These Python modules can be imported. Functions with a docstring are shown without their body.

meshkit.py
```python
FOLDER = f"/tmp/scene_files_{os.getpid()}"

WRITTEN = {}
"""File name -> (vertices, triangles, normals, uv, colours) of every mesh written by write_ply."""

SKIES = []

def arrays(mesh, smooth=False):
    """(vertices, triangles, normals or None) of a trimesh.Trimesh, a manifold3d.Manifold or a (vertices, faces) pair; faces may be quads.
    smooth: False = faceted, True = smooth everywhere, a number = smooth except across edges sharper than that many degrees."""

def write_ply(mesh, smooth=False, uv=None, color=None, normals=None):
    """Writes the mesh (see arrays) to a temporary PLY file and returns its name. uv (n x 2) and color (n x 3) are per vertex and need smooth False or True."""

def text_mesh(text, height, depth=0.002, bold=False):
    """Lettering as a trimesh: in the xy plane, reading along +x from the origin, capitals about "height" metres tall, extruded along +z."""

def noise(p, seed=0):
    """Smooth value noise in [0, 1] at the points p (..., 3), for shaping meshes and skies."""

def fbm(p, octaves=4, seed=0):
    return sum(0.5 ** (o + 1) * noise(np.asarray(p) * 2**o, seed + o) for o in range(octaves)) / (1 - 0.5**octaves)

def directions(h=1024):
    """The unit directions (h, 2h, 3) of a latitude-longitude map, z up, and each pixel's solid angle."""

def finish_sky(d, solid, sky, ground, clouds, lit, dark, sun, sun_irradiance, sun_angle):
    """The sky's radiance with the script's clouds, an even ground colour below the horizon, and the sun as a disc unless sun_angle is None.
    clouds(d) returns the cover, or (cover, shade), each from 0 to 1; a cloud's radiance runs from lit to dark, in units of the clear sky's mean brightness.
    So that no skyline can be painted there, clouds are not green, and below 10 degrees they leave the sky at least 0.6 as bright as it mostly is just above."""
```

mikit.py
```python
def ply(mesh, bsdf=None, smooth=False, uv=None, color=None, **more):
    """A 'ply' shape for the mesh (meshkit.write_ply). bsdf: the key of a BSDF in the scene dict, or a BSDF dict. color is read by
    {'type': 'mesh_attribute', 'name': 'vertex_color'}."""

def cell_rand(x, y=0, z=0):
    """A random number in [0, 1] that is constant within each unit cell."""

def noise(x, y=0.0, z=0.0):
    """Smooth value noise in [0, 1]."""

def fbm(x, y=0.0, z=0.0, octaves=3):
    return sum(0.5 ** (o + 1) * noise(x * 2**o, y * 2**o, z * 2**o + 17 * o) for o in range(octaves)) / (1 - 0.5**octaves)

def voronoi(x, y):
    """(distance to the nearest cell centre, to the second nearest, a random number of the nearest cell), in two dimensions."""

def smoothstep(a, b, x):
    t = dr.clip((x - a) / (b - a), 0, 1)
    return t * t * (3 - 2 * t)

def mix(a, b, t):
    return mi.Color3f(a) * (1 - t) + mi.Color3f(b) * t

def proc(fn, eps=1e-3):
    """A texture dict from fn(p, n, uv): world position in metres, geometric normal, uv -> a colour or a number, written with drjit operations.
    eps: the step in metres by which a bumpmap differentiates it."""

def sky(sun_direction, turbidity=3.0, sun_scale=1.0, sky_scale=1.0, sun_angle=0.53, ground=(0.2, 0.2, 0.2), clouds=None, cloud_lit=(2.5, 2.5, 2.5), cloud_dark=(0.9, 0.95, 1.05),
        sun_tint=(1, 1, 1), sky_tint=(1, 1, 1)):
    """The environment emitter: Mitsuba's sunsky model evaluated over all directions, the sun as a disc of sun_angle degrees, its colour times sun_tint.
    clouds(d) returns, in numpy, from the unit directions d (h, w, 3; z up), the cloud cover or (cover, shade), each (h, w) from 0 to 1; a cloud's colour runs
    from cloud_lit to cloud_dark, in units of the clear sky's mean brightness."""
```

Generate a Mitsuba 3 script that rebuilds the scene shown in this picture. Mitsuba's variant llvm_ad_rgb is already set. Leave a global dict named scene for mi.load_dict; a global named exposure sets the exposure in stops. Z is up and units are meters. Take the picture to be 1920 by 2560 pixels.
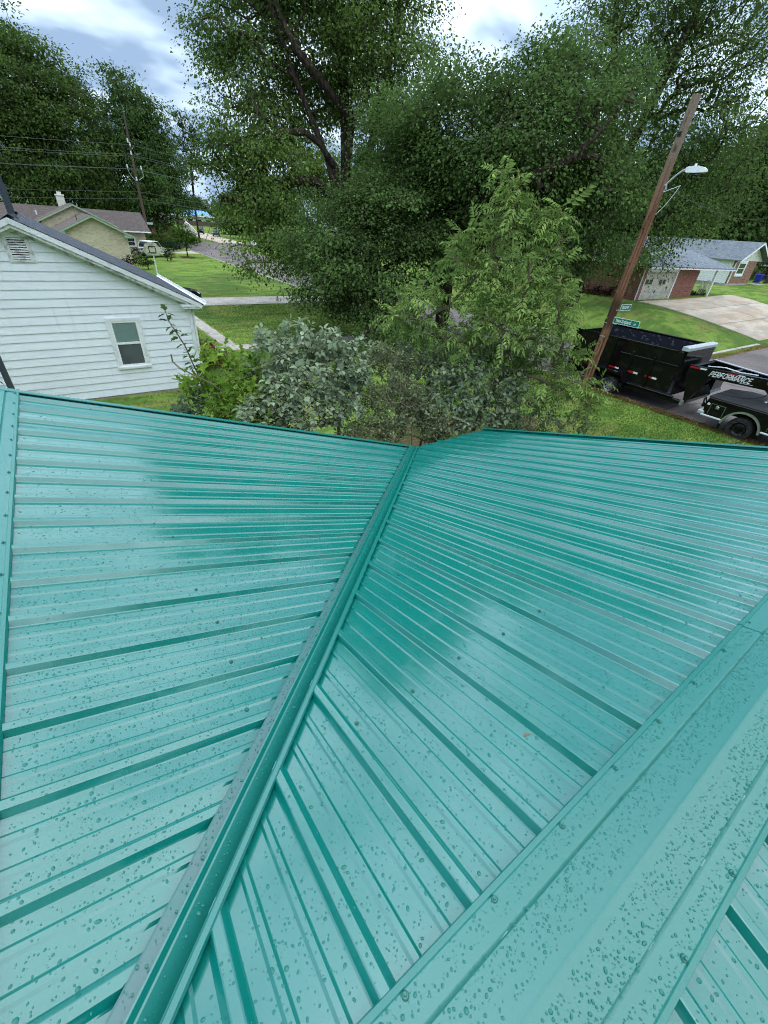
import math, random
import numpy as np, trimesh, mitsuba as mi, drjit as dr
import mikit
from mikit import proc, noise, fbm, voronoi, cell_rand, smoothstep, mix
from meshkit import text_mesh, noise as nnoise, fbm as nfbm
rng = np.random.default_rng(7)
random.seed(7)
A = np.array
T = mi.ScalarTransform4f
scene, labels = {}, {}

# ---------------------------------------------------------------- camera, sky, exposure
# world frame: x to the right across the street direction, y along the street (away), z up, metres; lawn level z = 0
HC = 5.4
_pi, _ro, _ya = math.radians(34.5), math.radians(4.5), math.radians(37.1)
_M = A([[math.cos(_ya), math.sin(_ya), 0], [-math.sin(_ya), math.cos(_ya), 0], [0, 0, 1]])
_r, _f, _u = A([1., 0, 0]), A([0, math.cos(_pi), -math.sin(_pi)]), A([0, math.sin(_pi), math.cos(_pi)])
CAM = A([0, 0, HC])
FW = _M @ _f
UP = _M @ (-math.sin(_ro) * _r + math.cos(_ro) * _u)
scene['camera'] = {'type': 'perspective', 'fov': 2 * math.degrees(math.atan(960 / 1029.)), 'fov_axis': 'x', 'near_clip': 0.05, 'far_clip': 6000.,
                   'to_world': T().look_at(origin=CAM.tolist(), target=(CAM + FW).tolist(), up=UP.tolist())}
exposure = 2.48

def clouds(d):
    z = np.maximum(d[..., 2:3], 0.05)
    q = np.concatenate([d[..., :2] / (z + 0.25), d[..., 2:3] * 0], -1)
    a = nfbm(q * A([1.3, 2.2, 1]) + 3.1, 5, 11)
    b = nfbm(q * A([2.4, 3.6, 1]) + 9.7, 5, 23)
    cover = np.clip((a - 0.33) / 0.16, 0.0, 1.0) * 0.45 + 0.55
    low = 1 - np.clip(d[..., 2], 0, 1)                      # an overcast sky is brightest overhead (CIE)
    shade = np.clip((b - 0.37) / 0.24, 0, 1) * 0.5 + 0.72 * low
    return cover, np.clip(shade, 0, 1)

scene['sky'] = mikit.sky((0.15, -0.30, 0.94), turbidity=3, sun_scale=0.20, sun_angle=100, sky_scale=1.0, sun_tint=(.92, 1., 1.1), clouds=clouds,
                         cloud_lit=(4.7, 5.5, 6.3), cloud_dark=(.75, 1.08, 1.55), sky_tint=(0.98, 1.0, 1.0), ground=(0.12, 0.14, 0.09))

# ---------------------------------------------------------------- helpers
def key_for(name):
    if name not in used: used.add(name); return name
    k = 1
    while f'{name}_{k:03d}' in used: k += 1
    used.add(f'{name}_{k:03d}')
    return f'{name}_{k:03d}'
used = set()

def thing(name, label, cat, group=None, kind=None):
    k = key_for(name); labels[k] = {'label': label, 'category': cat}
    if group: labels[k]['group'] = group
    if kind: labels[k]['kind'] = kind
    return k

def part(parent, name, mesh, mat, smooth=False, label=None, kind=None, **kw):
    k = key_for(parent + '__' + name) if parent else key_for(name)
    scene[k] = mikit.ply(mesh, mat, smooth, **kw)
    if label or kind:
        labels[k] = {}
        if label: labels[k]['label'] = label
        if kind: labels[k]['kind'] = kind
    return k

def single(name, mesh, mat, label, cat, smooth=False, group=None, **kw):
    k = thing(name, label, cat, group); scene[k] = mikit.ply(mesh, mat, smooth, **kw); return k

def struct(name, mesh, mat, smooth=False, **kw):
    k = key_for(name); scene[k] = mikit.ply(mesh, mat, smooth, **kw); labels[k] = {'kind': 'structure'}; return k

def reuse(k, src, **kw):
    scene[k] = {**scene[src], **kw}; return k

def cat(ms):
    return trimesh.util.concatenate([m for m in ms if m is not None])

def box(x0, x1, y0, y1, z0, z1):
    m = trimesh.creation.box((abs(x1 - x0), abs(y1 - y0), abs(z1 - z0))); m.apply_translation(((x0 + x1) / 2, (y0 + y1) / 2, (z0 + z1) / 2)); return m

def cbox(x0, x1, y0, y1, z0, z1, c=0.02):
    """A box with chamfered edges (convex hull)."""
    p = []
    for a in (0, 1):
        for b in (0, 1):
            for d in (0, 1):
                s = A([(x0, x1)[a], (y0, y1)[b], (z0, z1)[d]], float); o = A([1 - 2 * a, 1 - 2 * b, 1 - 2 * d]) * c
                for k in range(3):
                    q = s + o; q[k] = s[k]; p.append(q)
    return trimesh.convex.convex_hull(A(p))

def tube(pts, r, n=8, caps=True):
    pts = A(pts, float); r = np.broadcast_to(A(r, float), (len(pts),))
    t = np.gradient(pts, axis=0); t /= np.linalg.norm(t, axis=1, keepdims=True) + 1e-12
    a = np.cross(t, [0, 0, 1.]); bad = np.linalg.norm(a, axis=1) < 0.1; a[bad] = np.cross(t[bad], [0, 1., 0.13]); a /= np.linalg.norm(a, axis=1, keepdims=True)
    for i in range(1, len(a)):
        if a[i] @ a[i - 1] < 0: a[i] = -a[i]
    b = np.cross(t, a); th = np.arange(n) * 2 * np.pi / n
    v = (pts[:, None] + r[:, None, None] * (np.cos(th)[None, :, None] * a[:, None] + np.sin(th)[None, :, None] * b[:, None])).reshape(-1, 3)
    f = []
    for i in range(len(pts) - 1):
        for j in range(n):
            k = (j + 1) % n
            f += [(i * n + j, i * n + k, (i + 1) * n + k), (i * n + j, (i + 1) * n + k, (i + 1) * n + j)]
    if caps:
        for base, s in ((0, 1), ((len(pts) - 1) * n, -1)):
            for j in range(1, n - 1): f.append((base, base + j, base + j + 1)[::s])
    return trimesh.Trimesh(v, f, process=False)

def prism(poly, axis, a, b):
    """Extrudes a 2-D polygon (list of points) along x, y or z from a to b: for 'y' the polygon is (x, z), for 'x' (y, z), for 'z' (x, y)."""
    from shapely.geometry import Polygon
    m = trimesh.creation.extrude_polygon(Polygon(poly), abs(b - a), engine='earcut'); v = m.vertices.copy(); h = v[:, 2] + min(a, b)
    if axis == 'y': m.vertices = np.stack([v[:, 0], h, v[:, 1]], 1)
    elif axis == 'x': m.vertices = np.stack([h, v[:, 0], v[:, 1]], 1)
    else: m.vertices = np.stack([v[:, 0], v[:, 1], h], 1)
    if m.volume < 0: m.invert()
    return m

def lathe(prof, axis='z', n=20, at=(0, 0, 0)):
    """Revolves (radius, height) pairs."""
    prof = A(prof, float); th = np.arange(n) * 2 * np.pi / n
    v = np.stack([prof[:, None, 0] * np.cos(th), prof[:, None, 0] * np.sin(th), prof[:, None, 1] + 0 * th], -1).reshape(-1, 3); f = []
    for i in range(len(prof) - 1):
        for j in range(n):
            k = (j + 1) % n
            f += [(i * n + j, i * n + k, (i + 1) * n + k), (i * n + j, (i + 1) * n + k, (i + 1) * n + j)]
    if axis == 'x': v = v[:, [2, 0, 1]]
    if axis == 'y': v = v[:, [1, 2, 0]]
    return trimesh.Trimesh(v + A(at), f, process=False)

def grid(P):
    """A sheet from an array of points (m, n, 3)."""
    m, n = P.shape[:2]; i = np.arange(m * n).reshape(m, n)
    f = np.concatenate([np.stack([i[:-1, :-1], i[1:, :-1], i[1:, 1:]], -1).reshape(-1, 3), np.stack([i[:-1, :-1], i[1:, 1:], i[:-1, 1:]], -1).reshape(-1, 3)])
    return trimesh.Trimesh(P.reshape(-1, 3), f, process=False)

def moved(m, at, rz=0., ):
    m = m.copy(); m.apply_transform(trimesh.transformations.rotation_matrix(rz, [0, 0, 1])); m.apply_translation(at); return m

# ---------------------------------------------------------------- materials
def C3(*c): return {'type': 'rgb', 'value': list(c)}
def mat(name, base, rough=0.6, spec=0.5, metal=0., cc=0., ccg=0.9, bump=None, bs=0.01, two=True, eps=1e-3, **kw):
    if callable(base): base = proc(base)
    elif isinstance(base, tuple): base = C3(*base)
    if callable(rough): rough = proc(rough)
    b = {'type': 'principled', 'base_color': base, 'roughness': rough, 'metallic': metal, **({} if spec is None else {'specular': spec}), **kw}
    if cc: b.update(clearcoat=cc, clearcoat_gloss=ccg)
    if bump: b = {'type': 'bumpmap', 'arbitrary': proc(bump, eps), 'scale': bs, 'bsdf': b}
    scene['m_' + name] = {'type': 'twosided', 'bsdf': b} if two else b
    return 'm_' + name

def col(*c): return mi.Color3f(*c)
def side(p, n): return dr.select(dr.abs(n.x) > dr.abs(n.y), p.y, p.x)

m_roof = mat('roof', lambda p, n, uv: mix(col(.0003, .166, .136), col(.0006, .146, .122), fbm(p.x * 3, p.y * 3, p.z * 3, 3)),
             rough=lambda p, n, uv: 0.07 + 0.06 * fbm(p.x * 1.3, p.y * 1.3, 4., 3) + .10 * smoothstep(.58, .8, fbm(p.x * 9, p.y * 9, 2., 3)), spec=None, eta=1.88, cc=1.0, ccg=0.97)
m_cap = mat('cap', lambda p, n, uv: mix(col(.0005, .166, .134), col(.001, .148, .122), fbm(p.x * 2, p.y * 2, p.z * 2, 3)),
            rough=lambda p, n, uv: 0.22 + 0.1 * fbm(p.x * 2, p.y * 2, 1., 3), spec=None, eta=1.82, cc=0.6, ccg=0.92)
m_film = mat('film', lambda p, n, uv: mix(col(.014, .135, .112), col(.035, .12, .118), smoothstep(.35, .7, fbm(p.x * 7, p.y * 7, p.z * 7, 3))), rough=.28, spec=.9, cc=.5)
m_screw = mat('screw', (.005, .14, .11), .25, .8, cc=.5)
m_washer = mat('washer', (.006, .11, .085), .6)
m_drop = mat('drop', (.0005, .155, .125), .04, .45, cc=.3, ccg=.98)

def siding_fn(p, n, uv):
    u = side(p, n); g = fbm(u * 1.2, p.z * 6, 3.3, 4); s = fbm(u * 9, p.z * .8, 1.7, 3)
    c = mix(col(.79, .84, .87), col(.73, .785, .82), smoothstep(.4, .75, g))
    return mix(c, col(.56, .60, .61), smoothstep(.58, .85, s) * .35)
m_siding = mat('siding', siding_fn, .45, .4, bump=lambda p, n, uv: fbm(side(p, n) * 6, p.z * 60, 0., 2), bs=.0016)
def boardfn(p, n, uv):  # lap shadow line painted into the colour along each board's lower edge
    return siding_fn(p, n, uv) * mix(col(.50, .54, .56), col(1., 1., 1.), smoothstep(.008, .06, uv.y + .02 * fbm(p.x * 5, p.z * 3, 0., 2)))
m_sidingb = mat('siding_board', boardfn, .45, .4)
m_trim = mat('trim', lambda p, n, uv: mix(col(.74, .77, .77), col(.58, .62, .60), smoothstep(.5, .8, fbm(p.x * 5, p.y * 5, p.z * 5, 4))), .4, .5)
m_trimd = mat('trim_dirty', lambda p, n, uv: mix(col(.70, .72, .70), col(.33, .35, .33), smoothstep(.45, .75, fbm(p.x * 9, p.y * 9, p.z * 9, 4))), .5, .4)
m_cream = mat('cream', lambda p, n, uv: mix(col(.68, .66, .56), col(.58, .56, .47), fbm(p.x * 3, p.y * 3, p.z * 3, 3)), .5, .4)
m_sage = mat('sage', (.30, .40, .27), .5)

def shingle(c0, c1, c2, q=.14, w=.30):
    def fn(p, n, uv):
        along = dr.select(dr.abs(n.x) > dr.abs(n.y), p.y, p.x); s = p.z * 2.2
        row = dr.floor(s / q); k = cell_rand(dr.floor(along / w + .5 * (row - 2 * dr.floor(row / 2))), row, 3)
        c = mix(c0, c1, k); c = mix(c, c2, smoothstep(.45, .9, fbm(p.x * 25, p.y * 25, p.z * 25, 2)) * .6)
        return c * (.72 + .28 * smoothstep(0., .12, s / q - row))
    return fn
m_shdark = mat('shingle_dark', shingle(col(.035, .042, .055), col(.065, .075, .09), col(.02, .022, .03)), .85, .3)
m_shbrown = mat('shingle_brown', shingle(col(.085, .068, .062), col(.13, .105, .095), col(.06, .05, .047)), .9, .25)
m_shgrey = mat('shingle_grey', shingle(col(.115, .135, .155), col(.19, .215, .235), col(.08, .095, .115), .16), .9, .25)

def brick(c0, c1, c2, mortar, h=.075, w=.22):
    def fn(p, n, uv):
        u = side(p, n); v = p.z; row = dr.floor(v / h); uu = u / w + .5 * (row - 2 * dr.floor(row / 2)); cx = dr.floor(uu)
        k = cell_rand(cx, row, 5); c = mix(mix(c0, c1, k), c2, dr.select(cell_rand(cx, row, 9) > .8, .8, 0.))
        c = c * (.85 + .3 * fbm(u * 20, v * 20, 0., 2)); e = dr.minimum(dr.minimum(uu - cx, 1 - uu + cx) * w, dr.minimum(v - row * h, (row + 1) * h - v))
        return mix(mortar, c, smoothstep(.004, .009, e))
    return fn
m_tanbrick = mat('tan_brick', brick(col(.60, .54, .38), col(.54, .47, .32), col(.46, .38, .25), col(.47, .43, .33), .1, .28), .85, .2)
m_redbrick = mat('red_brick', brick(col(.20, .062, .040), col(.28, .10, .065), col(.13, .045, .035), col(.27, .21, .18)), .85, .2)
m_brnbrick = mat('brown_brick', brick(col(.30, .17, .11), col(.24, .12, .075), col(.12, .055, .038), col(.33, .26, .2), .1, .3), .85, .2)

def concrete(p, n, uv):
    g = fbm(p.x * 1.1, p.y * 1.1, 0., 5); s = fbm(p.x * 14, p.y * 14, 2., 3)
    c = mix(col(.40, .37, .33), col(.29, .26, .225), smoothstep(.35, .7, g)); return c * (.82 + .36 * s)
m_conc = mat('concrete', concrete, .85, .25, bump=lambda p, n, uv: fbm(p.x * 30, p.y * 30, 0., 3), bs=.004)
def concrete2(p, n, uv):
    g = fbm(p.x * .45, p.y * 1.6, 0., 4); s = fbm(p.x * 11, p.y * 11, 2., 3); r = smoothstep(.46, .66, fbm(p.x * .5 + 7, p.y * 1.1, 5., 3))
    c = mix(col(.42, .365, .295), col(.32, .275, .22), smoothstep(.35, .7, g)); return mix(c, col(.33, .22, .145), r * .45) * (.85 + .3 * s)
m_drive = mat('drive', concrete2, .85, .25)
m_found = mat('foundation', lambda p, n, uv: mix(col(.36, .30, .22), col(.26, .22, .16), fbm(p.x * 4, p.y * 4, p.z * 4, 4)), .9, .2)
def asphalt(p, n, uv):
    g = fbm(p.x * .35, p.y * .35, 0., 4); s = fbm(p.x * 22, p.y * 22, 1., 2); k = voronoi(p.x * .13 + fbm(p.x * .5, p.y * .5) * .5, p.y * .13)
    c = mix(col(.105, .088, .085), col(.165, .14, .132), smoothstep(.3, .7, g)); c = mix(c, col(.24, .21, .19), smoothstep(.62, .8, s) * .5)
    return mix(c, col(.05, .045, .045), (1 - smoothstep(.006, .022, k[1] - k[0])) * .8)
m_asph = mat('asphalt', asphalt, .8, .3, bump=lambda p, n, uv: fbm(p.x * 40, p.y * 40, 0., 2), bs=.006)
def grass(p, n, uv):
    a = fbm(p.x * .16 + 2, p.y * .16, 1., 4); b = fbm(p.x * .9, p.y * 2.1, 4., 4); c_ = fbm(p.x * 7, p.y * 7, 8., 3); f = fbm(p.x * 34, p.y * 34, 2., 2)
    c = mix(col(.100, .180, .032), col(.178, .268, .050), smoothstep(.36, .62, b)); c = mix(c, col(.060, .115, .026), smoothstep(.45, .62, a) * .7)
    dry = smoothstep(.56, .74, fbm(p.x * .55 + 30, p.y * 1.5, 6., 4)); c = mix(c, col(.24, .21, .075), dry * .55)
    return c * (.62 + .5 * c_ + .26 * f)
m_grass = mat('grass', grass, .9, .15, bump=lambda p, n, uv: fbm(p.x * 24, p.y * 24, 0., 3), bs=.05)
def dirtgrass(p, n, uv):
    b = fbm(p.x * .9, p.y * .9, 4., 4); f = fbm(p.x * 20, p.y * 20, 2., 3)
    return mix(col(.09, .075, .035), col(.05, .075, .02), smoothstep(.4, .6, b)) * (.6 + .8 * f)
m_dirt = mat('dirt', dirtgrass, .95, .1, bump=lambda p, n, uv: fbm(p.x * 20, p.y * 20, 0., 3), bs=.04)
m_mulch = mat('mulch', lambda p, n, uv: mix(col(.07, .03, .02), col(.13, .06, .04), fbm(p.x * 12, p.y * 12, 0., 3)), .95, .1)
def polewood(p, n, uv):
    th = dr.atan2(n.y, n.x); g = fbm(th * 9, p.z * .7, 3., 4); k = fbm(th * 3, p.z * 2.2, 8., 3)
    c = mix(col(.27, .135, .080), col(.16, .075, .045), smoothstep(.35, .65, g)); c = mix(c, col(.26, .21, .165), smoothstep(7., 9.4, p.z + 1.5 * k) * .8)
    c = mix(c, col(.04, .022, .015), smoothstep(.62, .78, k) * .7); return mix(c, col(.035, .022, .016), smoothstep(3.9, 3.5, p.z) * smoothstep(2.4, 2.8, p.z) * .75)
m_pole = mat('pole_wood', polewood, .85, .2, bump=lambda p, n, uv: fbm(dr.atan2(n.y, n.x) * 14, p.z * 1.2, 1., 3), bs=.012)
m_pole2 = mat('old_wood', lambda p, n, uv: mix(col(.12, .085, .065), col(.075, .052, .042), fbm(dr.atan2(n.y, n.x) * 9, p.z * .8, 2., 3)), .85, .2)
m_bark = mat('bark', lambda p, n, uv: mix(col(.075, .058, .045), col(.03, .023, .018), smoothstep(.35, .65, fbm(p.x * 11, p.y * 11, p.z * 2.2, 4))), .95, .1,
             bump=lambda p, n, uv: fbm(p.x * 13, p.y * 13, p.z * 2.5, 3), bs=.03)
m_twig = mat('twig', lambda p, n, uv: mix(col(.19, .15, .10), col(.10, .075, .05), fbm(p.x * 6, p.y * 6, p.z * 6, 3)), .8, .2)
m_stem = mat('stem', (.20, .25, .08), .6, .3)
m_black = mat('black_paint', lambda p, n, uv: mix(col(.003, .003, .004), col(.012, .011, .010), smoothstep(.5, .8, fbm(p.x * 5, p.y * 5, p.z * 5, 4))), .14, .3, cc=.15)
m_inside = mat('bed_inside', lambda p, n, uv: mix(col(.010, .012, .022), col(.10, .11, .14), smoothstep(.60, .72, fbm(p.x * 9, p.y * 9, p.z * 9, 4)) * .8), .5, .4)
m_rubber = mat('rubber', (.022, .022, .023), .8, .25)
m_tyre = mat('tyre', lambda p, n, uv: mix(col(.020, .020, .020), col(.075, .072, .066), smoothstep(.45, .8, fbm(p.x * 14, p.y * 14, p.z * 14, 3)) * .7), .85, .2)
m_deck = mat('deck', lambda p, n, uv: mix(col(.010, .011, .013), col(.026, .027, .03), fbm(p.x * 5, p.y * 1.2, 0., 4)), .75, .2)
m_wire = mat('wire', (.12, .13, .13), .6, .3)
m_steel = mat('steel', (.55, .57, .58), .35, .5, metal=.9)
m_galv = mat('galvanised', lambda p, n, uv: mix(col(.42, .47, .49), col(.55, .6, .62), fbm(p.x * 8, p.y * 8, p.z * 8, 3)), .45, .5, metal=.35)
m_rim = mat('rim', (.34, .34, .33), .45, .5, metal=.6)
m_dark = mat('dark', (.012, .013, .014), .6, .4)
m_pipe = mat('pipe', (.045, .055, .07), .5, .4)
m_red = mat('reflector_red', (.42, .012, .02), .3, .5)
m_white = mat('reflector_white', (.78, .80, .80), .35, .5)
m_paint = mat('white_plain', (.78, .80, .79), .5, .4)
m_green = mat('sign_green', (.004, .19, .12), .35, .5)
m_glass = mat('window_glass', (.02, .03, .032), .06, .6)
m_screen = mat('screen', lambda p, n, uv: mix(col(.085, .105, .105), col(.055, .07, .068), smoothstep(.3, .8, fbm(p.x * 2, p.z * 2, 0., 3))), .5, .35)
m_blind = mat('blind', lambda p, n, uv: col(.20, .30, .28) * (.75 + .25 * smoothstep(.2, .5, dr.abs(p.z * 40 - dr.floor(p.z * 40) - .5))), .25, .5)
m_garage = mat('garage_door', lambda p, n, uv: mix(col(.50, .47, .40), col(.40, .375, .32), smoothstep(.4, .8, fbm(p.x * 1.5, p.z * 2.5, 0., 4))), .6, .3)
m_blue = mat('blue_plastic', (.012, .03, .33), .45, .4)
m_grey = mat('grey_plastic', (.05, .055, .065), .5, .4)
m_blueroof = mat('blue_metal', (.06, .26, .62), .4, .5)
m_board = mat('backboard', lambda p, n, uv: mix(col(.58, .57, .43), col(.33, .33, .22), smoothstep(.42, .7, fbm(p.x * 3, p.z * 3, 0., 4))), .5, .4)
m_yellow = mat('yellow', (.62, .42, .04), .5, .4)
m_copper = mat('redleaf', (.12, .028, .018), .8, .2)
VC = {'type': 'mesh_attribute', 'name': 'vertex_color'}
scene['m_leaf'] = {'type': 'principledthin', 'base_color': VC, 'roughness': .34, 'spec_trans': 0., 'diff_trans': .8, 'eta': 1.55}
scene['m_leafgloss'] = {'type': 'principledthin', 'base_color': VC, 'roughness': .33, 'spec_trans': 0., 'diff_trans': .55, 'eta': 1.5}
scene['m_blade'] = {'type': 'principledthin', 'base_color': VC, 'roughness': .6, 'spec_trans': 0., 'diff_trans': .8, 'eta': 1.35}

# ---------------------------------------------------------------- the setting: ground, lawns, streets, walks
def X1(y): return 18.6 + .024 * y
def X2(y):
    y = np.asarray(y, float); c = np.clip(15.5 - y, 0, 4.5)
    return 28.4 + .04 * y + 4.5 - np.sqrt(np.maximum(4.5 ** 2 - c ** 2, 0))
def terr(x, y):
    t = np.clip(np.minimum((x - 29.6) / 9.5, (y - 11) / 8.1), 0, 1)
    f = np.clip((y - 50) / 35, 0, 1); f = 1 - f * f * (3 - 2 * f)
    return (1.75 * (1 - (1 - t) ** 1.5) + .02 * np.clip(x - 46, 0, 35) * t) * f

def ground_patch(y0, y1, xa, xb, ny, nx, zf=lambda x, y: 0 * x, amp=.025, pw=1.):
    y = np.linspace(y0, y1, ny)[:, None]; s = np.linspace(0, 1, nx)[None] ** pw; x = xa(y) + s * (xb(y) - xa(y)); y = y + 0 * x
    z = zf(x, y); edge = np.minimum(np.minimum(s, 1 - s) * 12, 1) * np.ones_like(y)
    z = z + (nfbm(np.stack([x * .35, y * .35, 0 * x], -1), 3, 5) - .5) * 2 * amp * edge
    return grid(np.stack([x, y, z], -1))
K = lambda v: (lambda y: v + 0 * y)
gx = np.concatenate([-np.geomspace(3000, 60, 12), np.linspace(-50, 140, 40), np.geomspace(150, 3000, 12)]); gy = np.concatenate([-np.geomspace(3000, 60, 12), np.linspace(-50, 230, 57), np.geomspace(240, 3000, 12)])
GX, GY = np.meshgrid(gx, gy, indexing='ij')
struct('ground', grid(np.stack([GX, GY, np.where(GX > 29, terr(GX, GY) * .9, 0) - .16], -1)), m_grass, True)
struct('lawn', ground_patch(-60, 107, K(-90.), X1, 90, 80), m_grass, True)
struct('lawn', ground_patch(11, 107, X2, K(145.), 70, 80, terr, .03, 1.35), m_grass, True)
struct('lawn', ground_patch(-60, 0, lambda y: 28.6 + 0 * y, K(145.), 20, 30), m_grass, True)
struct('lawn', ground_patch(119, 235, K(-90.), K(190.), 30, 40), m_grass, True)
from shapely.geometry import Polygon
from shapely.ops import unary_union
sp = unary_union([Polygon([(X1(-60), -60), (X1(120), 120)] + [(float(X2(y)) + .02, y) for y in np.linspace(107, 11, 40)] + [(29, 11), (29, -60)]), Polygon([(28, 0), (145, 0), (145, 11), (28, 11)]), Polygon([(-90, 107), (190, 107), (190, 119), (-90, 119)])])
st = trimesh.creation.extrude_polygon(sp, .04, engine='earcut'); st.apply_translation((0, 0, -.14)); struct('street', st, m_asph)
def kerb(pts, w=.15, h0=-.14, h1=.025):
    P = A(pts, float); t = np.gradient(P, axis=0); t /= np.linalg.norm(t, axis=1, keepdims=True); nrm = np.stack([t[:, 1], -t[:, 0]], 1)
    L, R = P - nrm * w / 2, P + nrm * w / 2; z = terr(P[:, 0], P[:, 1]) if P[0, 0] > 28.9 else 0 * P[:, 0]
    prof = [(L, h0), (L, h1 - .01), (L * .85 + R * .15, h1), (L * .15 + R * .85, h1), (R, h1 - .02), (R, h0)]
    return grid(np.stack([np.column_stack([q, z * 0 + h]) for q, h in prof], 0))
ys = np.linspace(10, 106.5, 60)
kerb_a = kerb([(X1(y) + .07, y) for y in ys]); kerb_b = kerb([(float(X2(y)) - .09, y) for y in np.linspace(11.6, 106.5, 80)][::-1] )
struct('kerb', kerb_a, m_conc, 30); struct('kerb', kerb_b, m_conc, 30)
struct('kerb', kerb([(x, 10.85) for x in np.linspace(32.6, 42.5, 8)], .3), m_conc, 30)
struct('kerb', kerb([(x, -.08) for x in np.linspace(32, 120, 20)]), m_conc, 30)
struct('kerb', kerb([(x, 119.08) for x in np.linspace(-60, 120, 20)]), m_conc, 30)

def slab(poly, z0, z1):
    m = prism(poly, 'z', z0, z1); return m
drv = key_for('driveway'); labels[drv] = {'kind': 'structure'}
xs = [7.2, 10.1, 13.2, 16.2, 19.05]
for i in range(4):
    for j, (a, b) in enumerate(((34.05, 37.5),)):
        j1, j2 = rng.normal(0, .02, 2)
        part(drv, 'slab', slab([(xs[i] + .012, a + .25 * (i == 3) * 0), (xs[i + 1] - .012, a), (xs[i + 1] - .012, b), (xs[i] + .012, b)], -.1, .02 + .008 * rng.random()), m_conc)
part(drv, 'apron', slab([(19.08, 33.4), (19.5, 33.2), (19.5, 38.3), (19.08, 38.1)], -.13, -.02), m_conc)
walk = key_for('footpath'); labels[walk] = {'kind': 'structure'}
xw = np.arange(3.9, 19.3, 1.25)
for i in range(len(xw) - 1):
    part(walk, 'slab', slab([(xw[i] + .012, 21.35), (xw[i + 1] - .012, 21.35 + rng.normal(0, .01)), (xw[i + 1] - .012, 22.3), (xw[i] + .012, 22.3 + rng.normal(0, .01))], -.1, .022 + .012 * rng.random()), m_conc)
yw = np.arange(22.34, 34., 1.29)
for i in range(len(yw) - 1):
    part(walk, 'slab', slab([(5.95, yw[i] + .012), (6.62, yw[i] + .012), (6.64, yw[i + 1] - .012), (5.97, yw[i + 1] - .012)], -.1, .02 + .012 * rng.random()), m_conc)
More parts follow.
